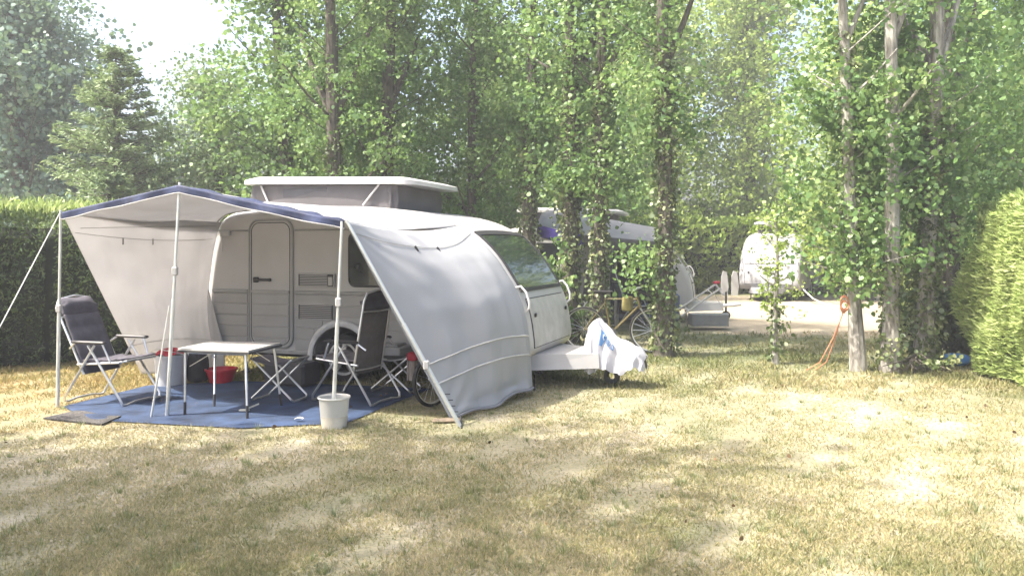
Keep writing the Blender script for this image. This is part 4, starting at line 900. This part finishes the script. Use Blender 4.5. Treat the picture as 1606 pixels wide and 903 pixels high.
# black bag and crate below the caravan
def lumpy(c, sx, sy, sz, seed, n=14, power=.5):
    mb = MB(); rnd = random.Random(seed); ph = [rnd.random() * 6 for _ in range(4)]
    def fn(a, b):
        th = 2 * PI * a; fi = PI * b; s_ = math.sin(fi) ** power; x = s_ * math.cos(th); y = s_ * math.sin(th); z = .5 - .5 * math.copysign(abs(math.cos(fi)) ** power, math.cos(fi)) 
        k = 1 + .07 * math.sin(3 * th + ph[0] + z * 3) + .05 * math.sin(7 * th + ph[1] - z * 5) ; return (c[0] + sx * x * k, c[1] + sy * y * k, c[2] + sz * (1 - z) * (1 + .05 * math.sin(5 * th + ph[2])))
    mb.grid(fn, n * 2, n); return mb
o = lumpy((-3.72, 9.42, .012), .13, .12, .33, 5).build('duffel_bag', mat('black_bag_cloth', (.03, .028, .03), .8, var=.3), smooth=True); tag(o, 'small black bag between the off white bin and the red bowl', 'bag')
o = MB().box((-2.55, 9.25, .15), (.55, .36, .26), R(-20), bev=.03); o = o.build('crate', mat('charcoal_plastic', (.045, .045, .05), .6)); tag(o, 'charcoal storage crate in the shade beneath the caravan door', 'crate')
pp = MB(); q = px(328, 566, 9.3); pp.grid(lambda a, b: q + Vector((.14 * a, .02 * math.sin(a * 4), -.11 * b * (1 - .4 * a) + .02 * a)), 4, 4, .004); 
# paddle brush on mat, small white scrap
br = MB(); q = gp(383, 643, .02); br.box(q, (.1, .05, .018), R(10), bev=.008); br.tube([q + Vector((.02, .02, .01)), q + Vector((.09, .16, .03))], .008, 6); o = br.build('hand_brush', mat('pale_brush', (.66, .64, .55), .6)); tag(o, 'little white hand brush lying on the mat under the table', 'brush')
br = MB(); q = gp(461, 657, .035); br.grid(lambda a, b: q + Vector((.08 * a, .05 * b, .012 * math.sin(a * 3))), 5, 3, .003); o = br.build('paper_scrap', WBIN); tag(o, 'white paper scrap on the front edge of the blue mat', 'paper')
# shoes / dark things by wheel
# bucket holding the pole
bk = thing('bucket', 'milky white bucket with water round the foot of the awning pole', 'bucket', gp(524, 669)); 
mb = MB(); mb.lathe([(.001, .006), (.106, .006), (.130, .262), (.142, .274), (.146, .262), (.134, .25), (.110, 0), (.001, 0)], n=40); mb.build('pail', BUCKET, bk, smooth=SM)
mb = MB(); mb.lathe([(.001, .008), (.104, .008), (.113, .105), (.001, .105)], n=32); mb.build('water', WATER, bk, smooth=SM)
mb = MB(); mb.lathe([(.1095, .004), (.1195, .104), (.1205, .104), (.1105, .004)], n=40); mb.build('murky_lower_band', mat('murky_pail_side', (.50, .47, .40), .5, var=.15), bk, smooth=SM)
# board at the awning edge
bd = MB(); q = gp(700, 659, .02); bd.box(q, (.26, .09, .035), R(12), bev=.015); o = bd.build('wooden_board', WOOD); tag(o, 'short weathered board lying under the awning edge pole', 'board')
# awning groundsheet pieces under the table area: towel by the bike
tw = MB(); q = px(638, 562, 8.35); tw.grid(lambda a, b: q + Vector((.11 * a, .02 * math.sin(a * 9), -.23 * b)), 8, 5, .012); 

# ------------------------------------------------------------------ bicycles
def bicycle(label, front, rear, r, fm, group='bicycles parked on the pitches', bag=True, lean=0):
    front = Vector(front); rear = Vector(rear); d = (front - rear); wb = d.length; rz = math.atan2(d.y, d.x)
    t = thing('bicycle', label, 'bicycle', (rear.x, rear.y, 0), rz, group); t.rotation_euler = (lean, 0, rz)
    for x in (0, wb):
        M = Matrix.Translation((x, 0, r)) @ Matrix.Rotation(R(90), 4, 'X'); mb = MB()
        mb.lathe([(r - .032, -.015), (r - .008, -.02), (r, 0), (r - .008, .02), (r - .032, .015)], n=44, M=M, close=True); w_ = mb.build('wheel', RUB, t, smooth=SM)
        mb = MB(); mb.lathe([(r - .045, -.01), (r - .031, -.012), (r - .031, .012), (r - .045, .01)], n=44, M=M, close=True)
        mb.tube([(x, -.04, r), (x, .04, r)], .02, 8)
        for k in range(18):
            a = 2 * PI * k / 18; mb.tube([(x, .02 * (-1) ** k, r), (x + (r - .035) * math.cos(a), 0, r + (r - .035) * math.sin(a))], .0018, 3, cap=False)
        mb.build('rim', ALU, w_, smooth=SM)
    k = r / .34; bbx, bbz = wb * .40, .29 * k; sx, sz = wb * .30, .80 * k; hx, hz = wb * .80, .84 * k
    f = MB(); bb, st_, hd_ = (bbx, 0, bbz), (sx, 0, sz), (hx, 0, hz)
    f.tube([bb, st_], .016); f.tube([st_, (hx - .01, 0, hz - .04)], .015); f.tube([bb, (hx + .01, 0, hz - .14)], .018); f.tube([(hx - .02, 0, hz), (hx + .03, 0, hz - .17)], .02)
    for s in (-1, 1): f.tube([(0, .05 * s, r), (bbx, .03 * s, bbz)], .009, 6); f.tube([(0, .05 * s, r), (sx + .01, .02 * s, sz - .06)], .008, 6)
    f.build('frame', fm, t, smooth=SM)
    fk = MB()
    for s in (-1, 1): fk.tube([(hx + .03, .04 * s, hz - .17), (wb - .03, .045 * s, r + .12), (wb, .05 * s, r)], .011, 6)
    fk.build('fork', ALU, t, smooth=SM)
    hb = MB(); hb.tube([(hx - .03, 0, hz), (hx - .05, 0, hz + .13 * k)], .013); hb.tube([(hx - .02, -.27, hz + .12 * k), (hx + .04, -.2, hz + .14 * k), (hx - .03, 0, hz + .13 * k), (hx + .04, .2, hz + .14 * k), (hx - .02, .27, hz + .12 * k)], .012, 8); hb.build('handlebar', ALU, t, smooth=SM)
    sd_ = MB(); sd_.grid(lambda a, b: (sx - .15 + .27 * a, (b - .5) * (.16 - .13 * a), sz + .11 * k - .015 * math.sin(b * PI) * 0 + .02 * math.sin(b * PI)), 8, 6, .035); sd_.tube([(sx, 0, sz), (sx - .03, 0, sz + .09 * k)], .013, 6); sd_.build('saddle', BLACK, t, smooth=SM)
    cr_ = MB(); cr_.lathe([(.02, -.004), (.09, -.004), (.09, .004), (.02, .004)], n=24, M=Matrix.Translation((bbx, -.05, bbz)) @ Matrix.Rotation(R(90), 4, 'X'), close=True)
    cr_.tube([(bbx, -.06, bbz), (bbx + .1, -.07, bbz - .13)], .01, 6); cr_.tube([(bbx, .06, bbz), (bbx - .1, .07, bbz + .13)], .01, 6); cr_.box((bbx + .1, -.11, bbz - .13), (.09, .07, .02)); cr_.box((bbx - .1, .11, bbz + .13), (.09, .07, .02)); cr_.build('crank', UNDER, t)
    return t
bicycle('small dark bicycle half hidden behind the shaded awning flap', (-.80, 8.02, 0), (-.36, 8.55, 0), .27, mat('dark_bike_paint', (.05, .02, .02), .4))
b2 = bicycle('mustard framed bicycle leaning at the ivy clad poplar', (2.12, 12.05, 0), (1.12, 12.3, 0), .345, YEL)
o = lumpy(px(984, 488, 11.95), .085, .05, .22, 8, 10, .35).build('cloth_bag', mat('mustard_cloth', (.17, .15, .05), .9, var=.3), smooth=True); tag(o, 'mustard yellow bag hanging on the bicycle handlebar', 'bag')
tw.build('towel', BEIGECL); o = bpy.data.objects['towel']; tag(o, 'beige towel hanging beside the half hidden bicycle', 'towel')
o = lumpy(px(647, 561, 8.33) - Vector((0, 0, .03)), .06, .05, .09, 3, 8).build('pouch', REDCL, smooth=True); tag(o, 'small red pouch above the beige towel', 'pouch')

# ------------------------------------------------------------------ cover on the drawbar
cv = thing('hitch_cover', 'crumpled white sheet with blue print draped over the caravan hitch', 'cover', cw(5.2, .9, 0), CA)
secs = [(-.44, .20, .20, .50), (-.40, .27, .18, .66), (-.30, .30, .20, .76), (-.22, .29, .20, .775), (-.10, .25, .20, .70), (.06, .24, .20, .585), (.24, .20, .19, .53), (.40, .19, .22, .49), (.52, .17, .21, .45), (.60, .10, .22, .38)]
def cov(a, b):
    s = a * (len(secs) - 1); i = min(int(s), len(secs) - 2); q = s - i; x, w_, z0, z1 = [secs[i][k] * (1 - q) + secs[i + 1][k] * q for k in range(4)]; x = (x + .44) * .66 - .46
    t = 2 * b - 1; at_ = abs(t)
    def tri(v): return 2 * abs(v - math.floor(v + .5))
    f = .055 * (tri(a * 3.3 + b * .6) - .5) + .035 * (tri(a * 7.1 - b * 1.3) - .5)
    flat = min(1, at_ / .38); dropk = max(0, (at_ - .38) / .62)
    yy = math.copysign(w_ * (.62 * flat + .30 * dropk ** .8) + f * 1.1 * dropk, t); zt = z1 - .05 * flat ** 2 + .02 * (tri(a * 5 + b * 2) - .5)
    hem = z0 + .07 * (tri(a * 2.7 + .3) - .5) + .03 * (tri(a * 9) - .5)
    return (x + .03 * (tri(b * 4 + a) - .5) * (1 - dropk), yy, zt + (hem - zt) * dropk)
mb = MB(); mb.grid(cov, 44, 48, .004); sheet = mb.build('sheet', CLOTHW, cv, smooth=R(16))
def onc(a, b, off=.006):
    e = 1e-3; p = Vector(cov(a, b)); n_ = (Vector(cov(a + e, b)) - p).cross(Vector(cov(a, b + e)) - p).normalized()
    if n_.y > 0 and b < .5: n_ = -n_
    return p + n_ * off
mb = MB(); mb.grid(lambda i, j: onc(.40 + .09 * i * (1 - .6 * j) , .30 - .12 * j), 10, 10); mb.build('blue_print', PRINT, sheet, smooth=True)
lt = MB()
def ring2(ca, cb, ra, rb_, a0_=0, a1_=360): lt.tube([onc(ca + ra * math.cos(R(a)), cb + rb_ * math.sin(R(a)), .011) for a in np.linspace(a0_, a1_, 18)], .006, 4)
ring2(.445, .26, .012, .02, 40, 320); lt.build('printed_letter', CLOTHW, sheet); lt = MB(); ring2(.50, .25, .016, .028); lt.build('printed_letter', PRINT, sheet); lt = MB(); ring2(.545, .25, .012, .028, 200, 420); lt.build('printed_letter', PRINT, sheet)
# ------------------------------------------------------------------ second and third caravan
rz2 = R(-14); n2 = gp(1086, 507); c2v = Vector((math.cos(rz2), math.sin(rz2), 0)); o2 = n2 - c2v * 4.3
cv2 = caravan('second white caravan behind the poplars under a white camping awning', o2, rz2, False)
FARW = mat('dull_white_paint', (.31, .31, .33), .5, var=.1, scale=2); rz3 = R(-119); c3v = Vector((math.cos(rz3), math.sin(rz3), 0)); side3 = Vector((-c3v.y, c3v.x, 0)); o3 = gp(1158, 470) - c3v * 4.3
cv3 = caravan('farthest white caravan parked end on at the sandy track', o3, rz3, False, mat('pale_grey_window', (.20, .21, .23), .3))
for o in cv3.children:
    if o.data.materials[0] == WHITE: o.data = o.data.copy(); o.data.materials[0] = FARW
# second awning
a2 = thing('awning', 'small white camping awning with violet edge behind the ivy covered poplars', 'awning', (1.5, 15, 0))
f0 = px(842, 352, 14.8); f1 = px(902, 345, 14.3) + Vector((0, 0, .02)); f2 = px(953, 372, 14.6); f3 = px(1034, 379, 14.9); f1.z = f1.z
def r2(s, t):
    P_ = [f0, px(895, 366, 14.3), px(950, 372, 14.5), f3]; s3 = s * 3; i = min(2, int(s3)); p = P_[i].lerp(P_[i + 1], s3 - i)
    Q_ = [px(850, 333, 16.9), px(905, 322, 16.9), px(950, 343, 16.9), px(1030, 357, 16.9)]; q = Q_[i].lerp(Q_[i + 1], s3 - i); r = p.lerp(q, t); r.z -= .09 * math.sin(t * PI) * abs(math.sin(s3 * PI)); return r
mb = MB(); mb.grid(r2, 30, 10, .004); mb.build('canopy', CLOTH, a2, world=True, smooth=True)
mb = MB(); mb.grid(lambda s, t: r2(s * .45, 0) + Vector((0, -.015 + .02 * math.sin(s * 30) * t, -.22 * t)), 20, 3, .004); mb.build('violet_edge', VIOLET, a2, world=True, smooth=True)
mb = MB(); mb.grid(lambda s, t: r2(.45 + .55 * s, 0) + Vector((0, -.015, -.20 * t - .05 * math.sin(s * PI) * t)), 20, 3, .004); mb.build('shaded_edge', TENTC, a2, world=True, smooth=True)  # this stretch of valance uses dark cloth to carry its shade
for (x, yb, yt, m_) in ((954, 512, 372, ROPE), (967, 510, 374, ROPE), (1034, 505, 378, POLE), (845, 505, 354, POLE)):
    b = gp(x, yb); mb = MB(); mb.tube([b, px(x, yt, b.y)], .042 if m_ is ROPE else .024, 8); mb.build('awning_pole', m_, a2, world=True)
mb = MB(); b = gp(960, 511); mb.grid(lambda a, c: px(956.5 + 7 * a, 386 + 122 * c, b.y + .02 * math.sin(a * 9)), 8, 4, .01); mb.build('gathered_curtain', NAVY, a2, world=True)
mb = MB(); mb.grid(lambda a, c: px(893 + 44 * a, 386 + 105 * c, 16.3), 8, 6, .006); mb.build('rear_curtain', CLOTH, a2, world=True)
mb = MB(); mb.grid(lambda a, c: px(968 + 66 * a, 392 + 100 * c, 16.2 + .04 * math.sin(a * 20)), 16, 6, .006); mb.build('dark_interior_sheet', mat('interior_shade', (.03, .03, .035), .9), a2, world=True)  # dark sheet standing in for the shade inside the awning
c2 = recliner('white framed recliner chair folded up behind the caravan nose', gp(908, 520), R(200), CHAIRF, .2)
c3 = recliner('slate blue recliner chair under the second awning', gp(990, 512), R(10), BLUEGREY, .35)
for c_ in (c2, c3): c_['group'] = 'recliner chairs under the second awning'
mb = MB(); q = gp(1020, 508); mb.box(q + Vector((0, .3, .35)), (1.3, .5, .55), R(-8), bev=.04); o = mb.build('kitchen_cabinet', BLUEGREY); tag(o, 'slate blue canvas camping cabinet beside the second caravan', 'cabinet')
# tray and bars on the second caravan's hitch
mb = MB(); q = gp(1118, 516) + Vector((0, 0, .10)); mb.add(*quadslab([q + Vector(p) for p in ((-.42, -.2, 0), (.22, -.24, 0), (.34, .2, 0), (-.4, .25, 0))], .08, .30, -.03)); o = mb.build('hitch_tray', mat('grey_tray', (.22, .23, .24), .5)); tag(o, 'grey tray shaped cover on the hitch of the second caravan', 'cover')
mb = MB(); mb.tube([px(1060, 488, 15.4), px(1122, 446, 15.6)], .022, 6); mb.tube([px(1068, 496, 15.1), px(1130, 452, 15.3)], .022, 6); mb.tube([px(1122, 446, 15.6), px(1134, 462, 15.4)], .02, 6); mb.tube([px(1118, 455, 15.5), px(1133, 484, 15.4)], .006, 5)
for k in (.2, .5, .8): mb.tube([px(1060 + 62 * k, 488 - 42 * k, 15.5), px(1068 + 62 * k, 496 - 44 * k, 15.2)], .012, 5)
mb.tube([px(1075, 485, 15.3), gp(1078, 512)], .02, 6)
rk = mb.build('bicycle_rack', ROPE); tag(rk, 'white tube bicycle rack tilted up on the second caravan hitch', 'bicycle rack')
mb = MB(); mb.box(px(1124, 443, 15.5), (.14, .08, .06), R(20), bev=.02); o = mb.build('tail_light', RED); o.parent = rk; o.location = o.location - rk.location
for i, (x0, lab) in enumerate(((1135, 'left white board standing beside the farthest caravan'), (1151, 'right white board standing close to the farthest caravan'))):
    b = gp(x0, 463); mb = MB(); mb.prism([(-.09, 0), (.12, 0), (.16, .3), (.10, .78), (-.02, .82), (-.08, .6)], -.03, .03); mb.v = [(p[0] + b.x, p[1] + b.y, p[2]) for p in mb.v]; o = mb.build('white_board', WHITE); tag(o, lab, 'board', 'white boards beside the farthest caravan')
# ------------------------------------------------------------------ rope on the leaning poplar, hose, blue sheet
mb = MB(); q = px(1326, 482, 10.2)
for k in range(9):
    a = k * .7; mb.tube([q + Vector((.05 * math.cos(a + j * .7) - .03, -.05 + .02 * math.sin(k), .08 * math.sin(a + j * .7) + .01 * k)) for j in range(7)], .007, 5)
for e_, off in ((gp(1262, 583), 0), (gp(1279, 581), .01)):
    m1 = px(1306, 531, 10.25) + Vector((off, 0, 0)); mb.tube([q + Vector((-.03, -.05, 0)), px(1317, 505, 10.2), m1 + Vector((off * 2, 0, 0)), e_.lerp(m1, .4) + Vector((.05, 0, -.05)), e_ + Vector((0, 0, .01))], .0065, 6)
o = mb.build('rope', ORANGE); tag(o, 'orange rope coiled on the leaning poplar and trailing to the grass', 'rope')
mb = MB(); mb.tube([px(1258, 452, 23.8), px(1275, 468, 22.5), gp(1296, 478), gp(1330, 483)], .02, 6); o = mb.build('hose', ROPE); tag(o, 'pale hose running from the farthest caravan over the sand', 'hose')
q = gp(1497, 573); o = lumpy(q, .2, .14, .16, 12, 10, .8).build('plastic_sheet', BLUEP, smooth=SM); tag(o, 'crumpled blue plastic sheet lying near the right hand hedge', 'plastic sheet')
broadleaf('conifer_shrub', 'low dark conifer shrub between the poplars and the bright hedge', (6.35, 11.5), .95, .04, [(.1, .34), (.5, .42), (.9, .25)], 60, 60, leaf=.09, lm=HEDGE_D, seed=91, sig=.13, cat='shrub', shape=KITE)
broadleaf('ground_ivy', 'leafy ivy clump at the feet of the three right poplars', (5.1, 10.1), .25, .01, [(.02, .55), (.15, .6), (.25, .3)], 26, 22, leaf=.05, lm=IVY, seed=92, sig=.1, cat='ivy')

# ------------------------------------------------------------------ thin haze volume, added to veil the scene and lift its darks
hz = MB(); hz.box((0, 17, 9.0), (60, 42, 20.0)); ho = hz.build('haze', WHITE)
hm_ = bpy.data.materials.new('added_veil'); hm_.use_nodes = True; hn = hm_.node_tree; hn.nodes.clear()
ho_ = hn.nodes.new('ShaderNodeOutputMaterial'); vp = hn.nodes.new('ShaderNodeVolumePrincipled'); vp.inputs['Density'].default_value = .0035
vp.inputs['Color'].default_value = (.95, .96, 1, 1); vp.inputs['Anisotropy'].default_value = .2; hn.links.new(vp.outputs[0], ho_.inputs['Volume'])
ho.data.materials.clear(); ho.data.materials.append(hm_); tag(ho, 'thin added haze volume veiling the whole camping pitch', 'haze', kind='stuff')
